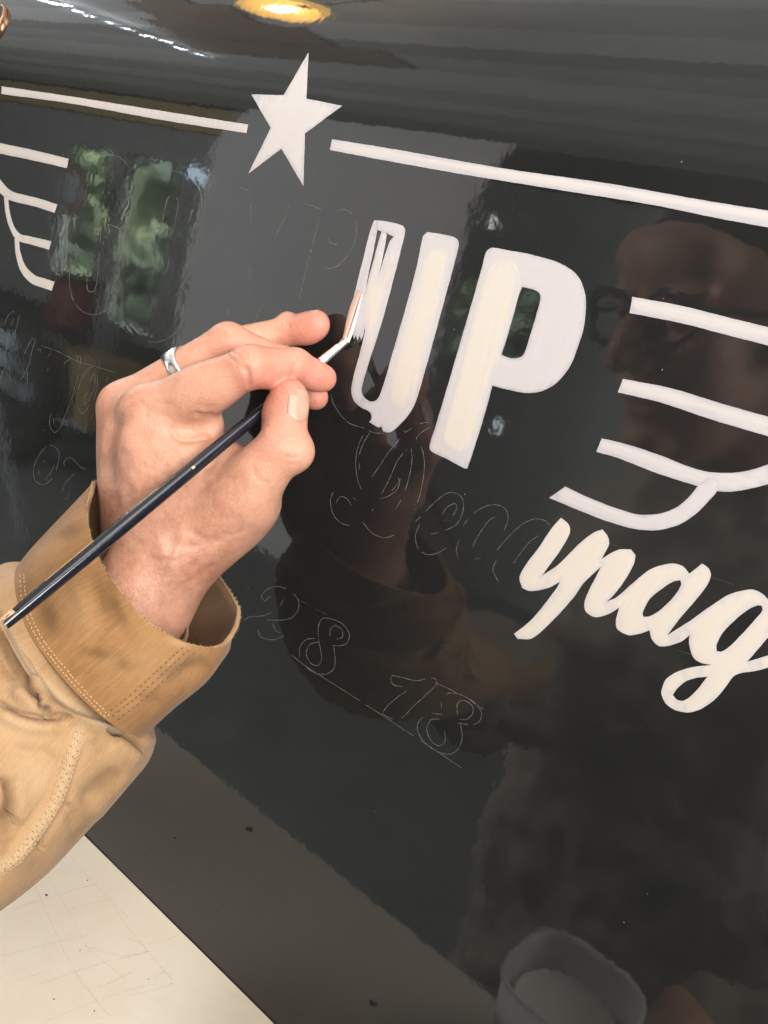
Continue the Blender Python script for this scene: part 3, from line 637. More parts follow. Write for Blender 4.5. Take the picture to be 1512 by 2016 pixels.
prof = [(0, .0028), (.03, .0031), (.12, .0034), (.30, .0036), (.48, .00355), (.66, .0033), (.80, .0028), (.90, .0023), (.97, .0021), (1.0, .0021)]
prof = [(t, float(np.interp(t, *zip(*prof)))) for t in np.linspace(0, 1, 70)]
hv, hf, (bd_, be1, be2, bL) = lathe_cam(bA, bB, prof)
# the butt is cut off at a slant and chipped
k = np.arange(len(hv)) % 40; row = np.arange(len(hv)) // 40
sl_ = (np.cos(2 * np.pi * k / 40 - 2.2) + .12 * np.sin(2 * np.pi * k / 40 * 5)) * .0046 * np.clip(1 - row / 6., 0, 1)
hv = hv + (Rw @ bd_) * sl_[:, None]
handle = mesh_obj('handle', hv, hf, M_lac); adopt(handle, brush)
m = N('bare_wood'); m.l(m.ramp(m.noise(700, 3, m.coord('Object', (1, 1, 1))), [(.3, (.42, .25, .13)), (.7, (.66, .46, .30))]), m.b.inputs['Base Color']); m.set(Roughness=.8); M_wood = m.m
capc = hv[:40].mean(0); adopt(mesh_obj('chipped_end', np.concatenate([hv[:40] * .94 + capc * .06 + (Rw @ bd_) * .0002, [capc - (Rw @ bd_) * .0005]]), [(i, (i + 1) % 40, 40) for i in range(40)], M_wood, smooth=False), handle)
V_, F_ = [], []
qs_ = max(((be1 * math.cos(q) + be2 * math.sin(q)) @ nrm([-.5, .45, .75]), q) for q in np.linspace(0, 6.28, 120))[1]
for q_, L_, r_ in ((qs_, .0050, .0011), (qs_ + .5, .0034, .0009), (qs_ - .45, .0056, .0010), (qs_ + 1.0, .0026, .0008), (qs_ - .9, .0038, .0009), (qs_ - 1.4, .0022, .0007)):
    o_ = bA + bd_ * .0022 + (be1 * math.cos(q_) + be2 * math.sin(q_)) * .0024; t_ = o_ - bd_ * (L_ + .003) + (be1 * math.cos(q_) + be2 * math.sin(q_)) * .0004; k0 = len(V_)
    for a_ in range(5): V_.append(o_ + (be1 * math.cos(a_ * 1.257) + be2 * math.sin(a_ * 1.257)) * r_)
    V_.append(t_); F_ += [(k0 + a_, k0 + (a_ + 1) % 5, k0 + 5) for a_ in range(5)]
adopt(mesh_obj('splinters', CAM + np.array(V_) @ Rw.T, F_, M_wood, smooth=False), handle)
fv, ff, _ = lathe_cam(bB - bd_ * .004, bC, [(0, .0025), (.1, .00262), (.13, .00245), (.16, .0026), (.2, .0025), (.6, .0021), (.66, .0023), (.72, .0020), (1, .0017)], 32)
adopt(mesh_obj('ferrule', fv, ff, M_silver), brush)
m = N('gold_foil'); m.set(Metallic=.25, Roughness=.35); m.b.inputs['Base Color'].default_value = (.80, .55, .20, 1); M_gold = m.m
def on_handle(t0, t1, ang, wid):
    V = []; 
    for t in np.linspace(t0, t1, 24):
        r = float(np.interp(t, *zip(*prof))) + .00006
        for q in np.linspace(ang - wid, ang + wid, 4): V.append(bA + bd_ * bL * t + (be1 * math.cos(q) + be2 * math.sin(q)) * r)
    return CAM + np.array(V) @ Rw.T, grid_faces(24, 4)
# angle of the side turned to the lens and a little upwards
cand = [(( (be1 * math.cos(q) + be2 * math.sin(q)) @ nrm([-.55, .62, .55])), q) for q in np.linspace(0, 6.28, 120)]; qa = max(cand)[1]
cand = [(( (be1 * math.cos(q) + be2 * math.sin(q)) @ nrm([.0, .1, 1])), q) for q in np.linspace(0, 6.28, 120)]; qf = max(cand)[1]
gv, gf = on_handle(.10, .235, qa, .10); adopt(mesh_obj('gold_stamp', gv, gf, M_gold), handle)
gv, gf = on_handle(.517, .525, qf + .25, .16); adopt(mesh_obj('paint_fleck', gv, gf, M_gold), handle)
# hair: springs from the ferrule, bends and lies along the stroke
m = N('brush_hair'); m.l(m.ramp(m.noise(1, 2, m.coord('UV', (160, 3, 1))), [(.25, (.36, .19, .13)), (.5, (.60, .40, .31)), (.75, (.78, .62, .53))]), m.b.inputs['Base Color']); m.set(Roughness=.35); M_hair = m.m
m = N('wet_paint'); m.l(m.ramp(m.noise(600, 2, m.coord('Object')), [(.3, (.74, .69, .64)), (.7, (.84, .79, .74))]), m.b.inputs['Base Color']); m.set(Roughness=.2); M_wet = m.m
def hair_tube(name, cl, wid, thick, mat, seg=18, rows=40):
    c = spline([q[:2] for q in cl], False, 1.5, 170); n = len(c); s = np.linspace(0, 1, n); ii = np.linspace(0, n - 1, rows).astype(int); c = c[ii]; s = s[ii]
    lift = np.interp(s, np.linspace(0, 1, len(cl)), [q[2] for q in cl]); wv = np.interp(s, np.linspace(0, 1, len(wid)), wid); tv_ = np.interp(s, np.linspace(0, 1, len(thick)), thick)
    P0 = surf(c[:, 0], c[:, 1]); nn = Snorm(P0[:, 2]); P0 = P0 + (CAM - P0) / np.linalg.norm(CAM - P0, axis=1, keepdims=True) * lift[:, None]
    T = np.gradient(P0, axis=0); T /= np.linalg.norm(T, axis=1, keepdims=True); S = np.cross(T, nn); S /= np.linalg.norm(S, axis=1, keepdims=True); NN = np.cross(S, T)
    V = []; UV = []
    for i in range(rows):
        for j in range(seg):
            a = 2 * math.pi * j / seg; wob = 1 + .12 * math.sin(a * 7 + 2)
            V.append(P0[i] + S[i] * math.cos(a) * wv[i] * wob + NN[i] * (math.sin(a) * tv_[i])); UV.append((j / seg, s[i]))
    o = mesh_obj(name, V, grid_faces(rows, seg, True), mat, uv=UV); adopt(o, brush)
    bmf = bmesh.new(); bmf.from_mesh(o.data); bmesh.ops.recalc_face_normals(bmf, faces=bmf.faces); bmf.to_mesh(o.data); bmf.free()
    return o
hair_tube('hair', cH([(425,1440,.0022),(455,1350,.0020),(490,1190,.0016),(535,1020,.0011),(580,900,.0007),(606,850,.0005)]), [.0016,.0018,.0021,.0021,.0019,.0013], [.0015,.0012,.0008,.0006,.0004,.0002], M_hair)
hair_tube('paint_load', cH([(470,1420,.0030),(505,1330,.0027),(540,1220,.0022),(575,1090,.0015),(605,980,.0010),(632,890,.0006)]), [.0011,.0012,.0011,.0009,.0006,.0002], [.0011,.0010,.0008,.0005,.0003,.0002], M_wet)
hair_tube('paint_collar', cH([(375,1480,.0034),(400,1455,.0036),(440,1415,.0034),(480,1385,.0032)]), [.0012,.0021,.0023,.0014], [.0012,.0021,.0020,.0014], M_wet)
# ------------------------------------------------------------------ jacket sleeve and cuff
def ring_pts(A, B, Fm, bk, n):
    """ring through left A, right B (px,py,depth), front point Fm, and a back offset bk (px,py,depth offset from the middle)"""
    a3, b3, f3 = Cc(*A), Cc(*B), Cc(*Fm); mid = (a3 + b3) / 2
    k3 = Cc((A[0]+B[0])/2 + bk[0], (A[1]+B[1])/2 + bk[1], (A[2]+B[2])/2 + bk[2])
    ax = (b3 - a3) / 2; wf = f3 - mid; wb = k3 - mid
    th_ = np.linspace(0, 2*np.pi, n, endpoint=False); c, s = np.cos(th_), np.sin(th_)
    sp = np.sign(s) * np.abs(s)**.92
    return mid + np.outer(c, ax) + np.where(s[:, None] > 0, np.outer(sp, wf), np.outer(-sp, wb))
def loft(keys, n, rows):
    Rg = np.array([ring_pts(*k, n) for k in keys]); K = len(keys); out = []
    d = np.r_[0, np.cumsum(np.linalg.norm(np.diff(Rg.mean(1), axis=0), axis=1))]
    for t in np.linspace(0, d[-1], rows):
        i = min(K - 2, np.searchsorted(d, t, 'right') - 1); u = (t - d[i]) / (d[i+1] - d[i])
        p1, p2 = Rg[i], Rg[i+1]; L = d[i+1] - d[i]
        m1 = (Rg[i+1] - Rg[i-1]) / (d[i+1] - d[i-1]) * L if i > 0 else p2 - p1
        m2 = (Rg[i+2] - Rg[i]) / (d[i+2] - d[i]) * L if i < K - 2 else p2 - p1
        out.append((2*u**3-3*u**2+1)*p1 + (u**3-2*u**2+u)*m1 + (-2*u**3+3*u**2)*p2 + (u**3-u**2)*m2)
    return np.array(out), d[-1]
def gnormals(G):
    du = np.roll(G, -1, 1) - np.roll(G, 1, 1); dv = np.gradient(G, axis=0); n = np.cross(du, dv); n /= np.linalg.norm(n, axis=2, keepdims=True) + 1e-12
    c = G.mean(1, keepdims=True)
    if ((G - c) * n).sum() < 0: n = -n
    return n
def dents(G, lst):
    sh = G.shape; Vf = G.reshape(-1, 3).copy(); lst = [(p_, a_ * 1.45, s_) for p_, a_, s_ in lst]
    for pts, amp, sig in lst:
        nf = gnormals(Vf.reshape(sh)).reshape(-1, 3); crease(Vf, nf, pts, amp, sig)
    return Vf.reshape(sh)
def canvas(name, light, dark, stain_shade=(.115, .056, .021), wear=(.58, .43, .27)):
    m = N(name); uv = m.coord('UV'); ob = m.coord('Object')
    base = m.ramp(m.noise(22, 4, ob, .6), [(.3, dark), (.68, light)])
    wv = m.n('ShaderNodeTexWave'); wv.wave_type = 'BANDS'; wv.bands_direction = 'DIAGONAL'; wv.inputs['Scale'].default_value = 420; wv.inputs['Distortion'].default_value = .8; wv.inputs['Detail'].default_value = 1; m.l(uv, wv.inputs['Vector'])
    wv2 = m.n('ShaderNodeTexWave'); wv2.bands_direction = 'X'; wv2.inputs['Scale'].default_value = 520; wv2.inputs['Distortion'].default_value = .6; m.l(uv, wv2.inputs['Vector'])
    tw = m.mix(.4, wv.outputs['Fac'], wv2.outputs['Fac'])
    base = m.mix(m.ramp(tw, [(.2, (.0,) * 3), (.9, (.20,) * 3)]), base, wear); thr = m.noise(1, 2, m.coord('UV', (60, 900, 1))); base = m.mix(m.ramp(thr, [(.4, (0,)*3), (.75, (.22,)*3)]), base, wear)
    base = m.mix(m.ramp(m.noise(75, 5, ob, .7), [(.55, (0,) * 3), (.75, (.35,) * 3)]), base, stain_shade)
    sa = m.n('ShaderNodeMath', operation='MULTIPLY_ADD'); m.l(m.noise(85, 6, ob, .72), sa.inputs[0]); sa.inputs[1].default_value = .62; m.l(m.attr('stain_shade'), sa.inputs[2]); base = m.mix(m.ramp(sa.outputs[0], [(.36, (0,)*3), (1.0, (.62,)*3)]), base, stain_shade); base = m.mix(m.attr('wear'), base, wear)
    m.l(base, m.b.inputs['Base Color']); m.set(Roughness=.88); m.b.inputs['Sheen Weight'].default_value = .12; m.b.inputs['Specular IOR Level'].default_value = .2
    b = m.bump(tw, .25, .0007); b = m.bump(m.noise(60, 5, ob, .65), .16, .003, b); b = m.bump(m.noise(420, 3, ob), .2, .0006, b); m.l(b, m.b.inputs['Normal'])
    return m.m
M_canvas = canvas('tan_duck_canvas', (.43, .255, .125), (.30, .165, .074))
M_cuff = canvas('cuff_canvas', (.30, .145, .052), (.19, .085, .028), wear=(.50, .325, .17))
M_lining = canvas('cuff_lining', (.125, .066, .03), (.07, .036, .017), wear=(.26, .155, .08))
def blob(G, spots):
    px = pixc(G.reshape(-1, 3)); o = np.zeros(len(px))
    for x, y, sx, sy, rot, a in spots:
        c, s = math.cos(R(rot)), math.sin(R(rot)); d = px - (x, y); u = d[:, 0]*c + d[:, 1]*s; v = -d[:, 0]*s + d[:, 1]*c
        o = np.maximum(o, a * np.exp(-(u/sx)**2 - (v/sy)**2))
    return o
def line_attr(G, pts, sig, a):
    px = pixc(G.reshape(-1, 3)); c = spline(pts, False, 4, 170); b = np.full(len(px), 1e9)
    for q in c: b = np.minimum(b, ((px - q)**2).sum(1))
    return a * np.exp(-b / (2*sig*sig))
# cuff
nC = 200
rim = ((182, 968, .458), (471, 1203, .452), (290, 1222, .398), (-18, 72*-1, .040))
keysC = [((28, 1128, .446), (294, 1418, .440), (137, 1349, .384), (30, -60, .050)),
         ((66, 1080, .448), (352, 1362, .443), (180, 1312, .386), (20, -60, .048)),
         ((118, 1028, .452), (424, 1300, .447), (232, 1266, .390), (0, -65, .045)), rim]
G, Lc = loft(keysC, nC, 90)
G = dents(G, [(p_, a_*.6, s_) for p_, a_, s_ in [(cM([(560,300),(600,500),(690,640),(800,760)]), -.0012, 9), (cM([(640,760),(640,880),(690,960)]), -.0016, 14), (cM([(520,740),(470,860),(520,980)]), .0016, 16),
              (cM([(260,800),(280,900),(330,960)]), -.0018, 15), (cM([(520,1080),(620,1090),(740,1180)]), -.0016, 14), (cM([(420,1180),(520,1180),(600,1230)]), .0012, 12), (cM([(1180,1060),(1260,1100),(1380,1060)]), .0014, 12),
              (cM([(1000,1330),(1100,1220),(1240,1150)]), -.0022, 12), (cM([(1060,1180),(1180,1200),(1260,1190)]), -.0012, 9), (cM([(820,1330),(880,1400),(960,1370)]), -.0012, 9), (cM([(200,480),(300,430),(420,420)]), -.0010, 12), (cM([(300,640),(400,700),(450,650)]), .0010, 16),
              (cM([(1130,1080),(900,1300),(680,1500)]), .0012, 9)]])
nG = gnormals(G)
outer = G + nG * .0010; inner = G - nG * .0012
rows_in = 60
cuffG = np.concatenate([outer[:-1], (outer[-1:] + (outer[-1:] - outer[-2:-1]) * .2), G[-1:] + (outer[-1:] - outer[-2:-1]) * .9, inner[::-1][:1] + (outer[-1:] - outer[-2:-1]) * .2])
wob = rng.normal(0, 1, (nC,)); wob = np.convolve(np.r_[wob, wob, wob], np.ones(3) / 3, 'same')[nC:2*nC] * .00022      # frayed rim
cuffG[-4:] += nG[-1][None] * wob[None, :, None] 
st = np.clip(1.9 * np.maximum.reduce([blob(cuffG, [(205,1175,16,45,-20,.42), (150,1190,12,50,-20,.25), (140,1045,26,16,-20,.40), (226,1190,14,55,-25,.40), (95,1215,18,40,-25,.42), (245,1310,22,14,0,.35), (190,1285,36,12,10,.40), (340,1318,40,12,-25,.30), (50,1150,20,50,10,.25), (178,1020,7,40,-10,.55), (360,1250,34,9,20,.30)])]), 0, .8)
we = np.clip(np.maximum.reduce([line_attr(cuffG, cM([(540,300),(560,420),(640,560),(740,720),(850,870),(930,935),(1100,975),(1290,1045),(1400,985),(1425,850),(1390,720),(1335,610)]), 4.5, .75), blob(cuffG, [(160,1200,30,60,-25,.22), (355,1265,30,12,10,.5), (300,1300,80,60,0,.18)])]), 0, .85)
Wc = CAM + cuffG.reshape(-1, 3) @ Rw.T
uv = np.stack(np.meshgrid(np.arange(cuffG.shape[0]) * Lc / 90, np.arange(nC) * .30 / nC, indexing='ij'), -1).reshape(-1, 2)
sleeve = None
cuff = mesh_obj('cuff', Wc, grid_faces(cuffG.shape[0], nC, True), M_cuff, uv=uv, attrs={'stain_shade': st, 'wear': we})
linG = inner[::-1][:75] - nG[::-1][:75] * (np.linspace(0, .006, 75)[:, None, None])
lin = mesh_obj('cuff_lining', CAM + linG.reshape(-1, 3) @ Rw.T, grid_faces(75, nC, True), M_lining, uv=uv[:75*nC], attrs={'stain_shade': np.zeros(75*nC), 'wear': np.clip(1 - np.repeat(np.arange(75), nC) / 5., 0, .5)})
# shirt sleeve seen inside
keysI = [((150, 1150, .452), (350, 1330, .448), (250, 1275, .410), (0, -40, .030)), ((225, 1050, .456), (367, 1203, .455), (318, 1242, .432), (0, -40, .022))]
Gi, Li = loft(keysI, 90, 30)
Gi = np.concatenate([Gi, Gi[::-1] * np.array([1, 1, 1.0]) + (Gi.mean(1, keepdims=True)[::-1] - Gi[::-1]) * .06])
inner_sl = mesh_obj('inner_sleeve', CAM + Gi.reshape(-1, 3) @ Rw.T, grid_faces(60, 90, True), M_lining, uv=np.random.rand(60*90, 2) * 0, attrs={'stain_shade': np.zeros(5400), 'wear': np.clip(1 - np.abs(np.repeat(np.arange(60), 90) - 29.5) / 3, 0, .8)})
# sleeve
nS = 260
keysS = [((70, 1090, .449), (280, 1385, .446), (150, 1325, .396), (20, -50, .045)),
         ((34, 1112, .447), (300, 1436, .442), (120, 1362, .382), (20, -60, .052)),
         ((-6, 1118, .446), (303, 1474, .440), (85, 1395, .374), (20, -70, .060)),
         ((-60, 1165, .444), (262, 1522, .437), (30, 1450, .368), (20, -70, .064)),
         ((-120, 1245, .438), (172, 1622, .430), (-40, 1540, .360), (20, -70, .066)),
         ((-190, 1330, .430), (92, 1698, .421), (-110, 1630, .350), (20, -70, .066)),
         ((-300, 1440, .415), (-30, 1775, .406), (-200, 1730, .334), (20, -70, .066)),
         ((-480, 1600, .385), (-230, 1890, .378), (-390, 1850, .306), (20, -70, .066)),
         ((-800, 1850, .335), (-580, 2120, .328), (-720, 2080, .262), (20, -80, .066))]
NR = 640
S, Ls = loft(keysS, nS, NR)
cQ = crop(0, 926, 2.383)
S = dents(S, [(cQ([(-60,600),(20,780),(110,950),(210,1080),(330,1165),(470,1212),(600,1222)]), .0036, 8), (cQ([(-60,690),(10,820),(70,915),(135,1010),(222,1150)]), -.0060, 5.5), (cQ([(-40,800),(20,900),(70,990)]), -.0030, 10),
              (cQ([(150,960),(185,1030),(235,1100)]), .0018, 7), (cQ([(60,1010),(140,1090),(230,1130)]), .0026, 11), (cQ([(-30,1075),(60,1135),(150,1165),(240,1170),(345,1150)]), -.0032, 4.5), (cQ([(-30,1120),(90,1190),(230,1210),(330,1200)]), .0016, 9),
              (cQ([(500,1215),(570,1238),(625,1282),(690,1345)]), -.0040, 5), (cQ([(520,1275),(590,1310),(660,1370)]), .0020, 11), (cQ([(600,1200),(660,1240),(712,1300)]), .0018, 10),
              (cQ([(-20,1440),(12,1530),(8,1640)]), -.0050, 14), (cQ([(60,1420),(90,1540),(60,1660)]), .0022, 16), (cQ([(560,1400),(470,1480),(380,1580)]), -.0018, 11), (cQ([(620,1400),(520,1520),(420,1640)]), .0014, 9),
              (cQ([(40,1300),(150,1330),(260,1320)]), -.0012, 9), (cQ([(180,1730),(200,1790)]), -.0014, 4), (cQ([(300,1560),(340,1640),(330,1720)]), -.0010, 7), (cQ([(-30,1880),(80,1800),(170,1740)]), .0012, 9),
              (cN([(460,110),(400,290),(330,500),(220,680),(90,850),(-60,960)]), .0011, 11), (cN([(400,110),(345,290),(270,480),(160,640),(30,800)]), -.0009, 3.5), (cN([(520,130),(455,310),(385,520),(270,710),(130,880)]), -.0009, 3.5)])
st = np.clip(1.35 * np.maximum.reduce([line_attr(S, cQ([(-60,690),(10,820),(70,915),(135,1010),(222,1150)]), 8, .50), line_attr(S, cQ([(-60,560),(20,740),(110,910),(210,1040),(330,1130),(470,1190),(600,1215)]), 6, .40), line_attr(S, cQ([(-30,1075),(60,1135),(150,1165),(240,1170),(345,1150)]), 5, .35), blob(S, [(8,1610,26,60,10,.45), (215,1530,44,16,-40,.35), (262,1462,30,9,35,.35), (150,1640,40,10,-45,.35), (70,1650,30,12,-40,.2)])]), 0, .7)  # stains, plus shade of the folds painted along their valleys
we = np.clip(np.maximum.reduce([line_attr(S, cN([(460,110),(400,290),(330,500),(220,680),(90,850),(-60,960)]), 9, .55), line_attr(S, cM([(-40,880),(40,960),(110,1080),(170,1180),(280,1290),(400,1400),(560,1510),(700,1560)]), 7, .45), blob(S, [(40,1420,60,50,0,.35), (60,1520,50,60,0,.3), (20,1110,40,30,-40,.25)])]), 0, .8)
uv = np.stack(np.meshgrid(np.linspace(0, Ls, NR), np.arange(nS) * .40 / nS, indexing='ij'), -1).reshape(-1, 2)
sleeve = mesh_obj('jacket_sleeve', CAM + S.reshape(-1, 3) @ Rw.T, grid_faces(NR, nS, True), M_canvas, uv=uv, attrs={'stain_shade': st, 'wear': we})
adopt(sleeve, person)
for o in (cuff, lin, inner_sl): adopt(o, sleeve) if False else None
for o in (cuff, lin, inner_sl):
    o.parent = sleeve; o.matrix_parent_inverse = Matrix.Identity(4)
    o.matrix_world = sleeve.matrix_world.copy() if False else o.matrix_world
for o in (sleeve, cuff, lin, inner_sl):
    bmf = bmesh.new(); bmf.from_mesh(o.data); bmesh.ops.recalc_face_normals(bmf, faces=bmf.faces); bmf.to_mesh(o.data); bmf.free()
def bvh(*objs):
    V, Fc = [], []
    for o in objs:
        k = len(V); V += [v.co.copy() for v in o.data.vertices]; Fc += [tuple(k + i for i in p.vertices) for p in o.data.polygons]
    return BVHTree.FromPolygons(V, Fc)
B_cloth = bvh(cuff, sleeve)
def cast(tree, x, y):
    d = Vector(ray(x, y)).normalized(); h = tree.ray_cast(Vector(CAM), d); return (h[0], h[1] if h[1].dot(d) < 0 else -h[1]) if h[0] else (None, None)
def stitches(name, lines, dash, gap, rad, mat, parent, tree=None, sag=.00025):
    V, Fc = [], []
    for ln in lines:
        c = spline(ln, False, 1.0, 170); L = np.r_[0, np.cumsum(np.linalg.norm(np.diff(c, axis=0), axis=1))]; t = 0
        while t < L[-1] - dash:
            q = [np.array([np.interp(t + dash * u, L, c[:, k]) for k in (0, 1)]) for u in (0, .5, 1)]; t += (dash + gap) * rng.uniform(.8, 1.25); q = [p + rng.normal(0, .5, 2) for p in q]
            hs = [cast(tree or B_cloth, *p) for p in q]
            if any(h[0] is None for h in hs): continue
            ps = [h[0] + h[1] * (sag if i == 1 else -.0001) for i, h in enumerate(hs)]
            if (ps[2] - ps[0]).length > .01: continue
            d = (ps[2] - ps[0]).normalized(); e = d.cross(hs[1][1]).normalized(); nn = hs[1][1]; k = len(V)
            for i, p in enumerate(ps):
                for a in range(6):
                    r_ = rad * (1 if i == 1 else .6); V.append(p + e * math.cos(a*math.pi/3) * r_ + nn * math.sin(a*math.pi/3) * r_)
            for i in range(2):
                for a in range(6): Fc.append((k+i*6+a, k+i*6+(a+1) % 6, k+(i+1)*6+(a+1) % 6, k+(i+1)*6+a))
            Fc += [tuple(k + a for a in range(5, -1, -1)), tuple(k + 12 + a for a in range(6))]
    o = mesh_obj(name, V, Fc, mat); o.parent = parent; tag(o, kind='stuff'); return o
m = N('tan_thread'); m.set(Roughness=.8); m.b.inputs['Base Color'].default_value = (.52, .36, .20, 1); M_th = m.m
m = N('dark_thread'); m.set(Roughness=.8); m.b.inputs['Base Color'].default_value = (.15, .085, .045, 1); M_thd = m.m
def off(pts, dx, dy): return [(x + dx, y + dy) for x, y in pts]
hem = cM([(118,640),(128,760),(165,900),(235,1040),(330,1165),(445,1300),(560,1420),(640,1500)])
stitches('stitching', [hem, off(hem, 8, -3)], 5, 3.2, .00032, M_th, sleeve)
tri = cM([(1125,1085),(960,1235),(800,1380),(660,1490)])
stitches('stitching', [tri, off(tri, 12, 5), off(tri, -11, -5)], 6.5, 4.5, .00030, M_thd, sleeve)
fel = cN([(458,120),(398,295),(328,500),(218,680),(88,850),(-20,930)])
stitches('stitching', [off(fel, -11, -3), off(fel, 11, 3), off(fel, -3, -1), off(fel, 4, 1)], 5, 3.5, .00034, M_th, sleeve)
stitches('stitching', [off(fel, -7, -2), off(fel, 7, 2), off(fel, 1, 0)], 2.4, 13, .00024, M_thd, sleeve)
rimst = cM([(575,420),(650,570),(760,735),(870,880),(940,945),(1100,990),(1280,1065)])
stitches('stitching', [off(rimst, -4, 5)], 4.5, 3.5, .00022, M_thd, sleeve)

# frayed fibres standing along the worn rim
V, Fc = [], []
rimW = CAM + cuffG[-3] @ Rw.T; nW = nG[-1] @ Rw.T; upW = (cuffG[-3] - cuffG[-8]); upW = (upW / np.linalg.norm(upW, axis=1, keepdims=True)) @ Rw.T
for k in range(900):
    i = int(rng.integers(0, nC)); f = rng.random(); p0 = rimW[i] * (1 - f) + rimW[(i + 1) % nC] * f; d = nrm(upW[i] * rng.uniform(.2, 1.2) + nW[i] * rng.uniform(-.7, 1.1) + rng.normal(0, .45, 3)); L_ = rng.uniform(.0005, .0017); s_ = nrm(np.cross(d, rng.normal(0, 1, 3))); t_ = np.cross(d, s_); r_ = .00011
    k0 = len(V); V += [p0 + s_ * r_, p0 - s_ * r_ * .5 + t_ * r_ * .87, p0 - s_ * r_ * .5 - t_ * r_ * .87, p0 + d * L_ + rng.normal(0, .0002, 3)]; Fc += [(k0, k0 + 1, k0 + 3), (k0 + 1, k0 + 2, k0 + 3), (k0 + 2, k0, k0 + 3)]
fr = mesh_obj('frayed_fibres', V, Fc, M_th, smooth=False); fr.parent = sleeve; tag(fr, kind='stuff')
# ------------------------------------------------------------------ tabletop
m = N('scuffed_white_laminate'); co = m.coord('Object')
base = m.ramp(m.noise(9, 5, co, .6), [(.30, (.80, .695, .565)), (.70, (.875, .79, .675))])
wv = m.n('ShaderNodeTexVoronoi'); wv.inputs['Scale'].default_value = 90; m.l(co, wv.inputs['Vector'])
base = m.mix(m.ramp(m.noise(40, 6, co, .75), [(.55, (0,) * 3), (.8, (.25,) * 3)]), base, (.55, .49, .42))
st1 = m.noise(1, 3, m.coord('Object', (25, 900, 900), (0, 0, R(38)))); st2 = m.noise(1, 3, m.coord('Object', (900, 30, 900), (0, 0, R(30))))
base = m.mix(m.ramp(st1, [(.64, (0,) * 3), (.74, (.16,) * 3)]), base, (.45, .40, .34))
base = m.mix(m.ramp(st2, [(.66, (0,) * 3), (.74, (.14,) * 3)]), base, (.45, .40, .34))
m.l(base, m.b.inputs['Base Color']); m.set(Roughness=.42, IOR=1.45); m.l(m.bump(m.noise(300, 3, co), .05, .001), m.b.inputs['Normal']); M_table = m.m
def box(bm, x0, x1, y0, y1, z0, z1, bev=0, seg=2):
    r = bmesh.ops.create_cube(bm, size=1); 
    for v in r['verts']: v.co = ((x0+x1)/2 + v.co.x*(x1-x0), (y0+y1)/2 + v.co.y*(y1-y0), (z0+z1)/2 + v.co.z*(z1-z0))
    if bev: bmesh.ops.bevel(bm, geom=list({e for v in r['verts'] for e in v.link_edges}), offset=bev, segments=seg, affect='EDGES')
def bobj(name, mat, boxes, parent=None, bev=0, loc=None):
    bm = bmesh.new()
    for b in boxes: box(bm, *b, bev=bev)
    me = bpy.data.meshes.new(name); bm.to_mesh(me); bm.free(); me.materials.append(mat); o = bpy.data.objects.new(name, me); COL.objects.link(o)
    if parent: adopt(o, parent)
    return o
DEPTH = .139
table = bobj('tabletop', M_table, [(-1.3, .9, -DEPTH, -.0003, -.03, 0)], bev=.0005); tag(table, 'scuffed cream white tabletop with fine scratches under the black panel', 'tabletop')
m = N('worn_scratch'); m.set(Roughness=.6); m.b.inputs['Base Color'].default_value = (.63, .55, .455, 1); M_scr = m.m
m = N('dark_speck'); m.set(Roughness=.6); m.b.inputs['Base Color'].default_value = (.05, .045, .04, 1); M_spk = m.m
def tpt(x, y): r = ray(x, y); return CAM + r * ((.00012 - CAM[2]) / r[..., 2:3])
V, Fc = [], []
for ln, wd in [([(80,460),(300,640)], .7), ([(95,820),(200,1000),(400,1440),(560,1660)], .8), ([(40,1150),(330,1050),(560,985)], .7), ([(130,1110),(200,1085)], 1.0), ([(230,1560),(560,1450),(880,1370)], .7), ([(560,1580),(640,1550),(760,1490)], .9), ([(390,1470),(520,1620),(640,1760)], .9),
               ([(480,1340),(700,1400),(860,1370)], .8), ([(500,1350),(600,1440),(720,1530)], .7), ([(250,1780),(500,1680),(760,1590),(900,1560)], .7), ([(20,1400),(280,1330),(520,1280)], .6), ([(640,1100),(740,1250),(860,1390),(1000,1560)], .7), ([(890,1545),(905,1510),(940,1490),(975,1510),(985,1545)], .8),
               ([(400,830),(560,1010),(740,1190)], .6), ([(330,1160),(480,1110),(640,1075)], .6), ([(100,1540),(300,1480)], .6), ([(420,760),(540,720)], .5), ([(300,980),(420,1200),(520,1390)], .6), ([(680,1640),(860,1600),(1000,1560)], .6), ([(700,1290),(860,1330),(1030,1280)], .5), ([(1080,1620),(1200,1560)], .5)]:
    c = spline(cN(ln), False, 4); n = len(c); t = np.gradient(c, axis=0); t /= np.linalg.norm(t, axis=1, keepdims=True); nn = np.stack([-t[:, 1], t[:, 0]], 1); wv_ = 1.5 * wd * rng.uniform(.10, 1.0, n); wv_[[0, -1]] = .05
    k = len(V); V += list(tpt(*(c + nn * wv_[:, None] / 2).T)) + list(tpt(*(c - nn * wv_[:, None] / 2).T)); Fc += [(k+i, k+i+1, k+n+i+1, k+n+i) for i in range(n - 1)]
sc = mesh_obj('scratches', V, Fc, M_scr, smooth=False); sc.parent = table; tag(sc, kind='stuff')
V, Fc = [], []
for x, y, r_ in [(265,1052,9), (500,968,5), (308,1648,6), (540,1716,6), (458,1370,4), (850,1535,4), (980,1560,3), (112,1010,3)]:
    px, py = cN([(x, y)])[0]; k = len(V); V.append(tpt(px, py) + (0, 0, .0003))
    for a in range(9): V.append(tpt(px + math.cos(a*.698) * r_ / 2.9 * rng.uniform(.6, 1.1), py + math.sin(a*.698) * r_ / 2.9 * rng.uniform(.5, 1.0)))
    Fc += [(k, k+1+a, k+1+(a+1) % 9) for a in range(9)]
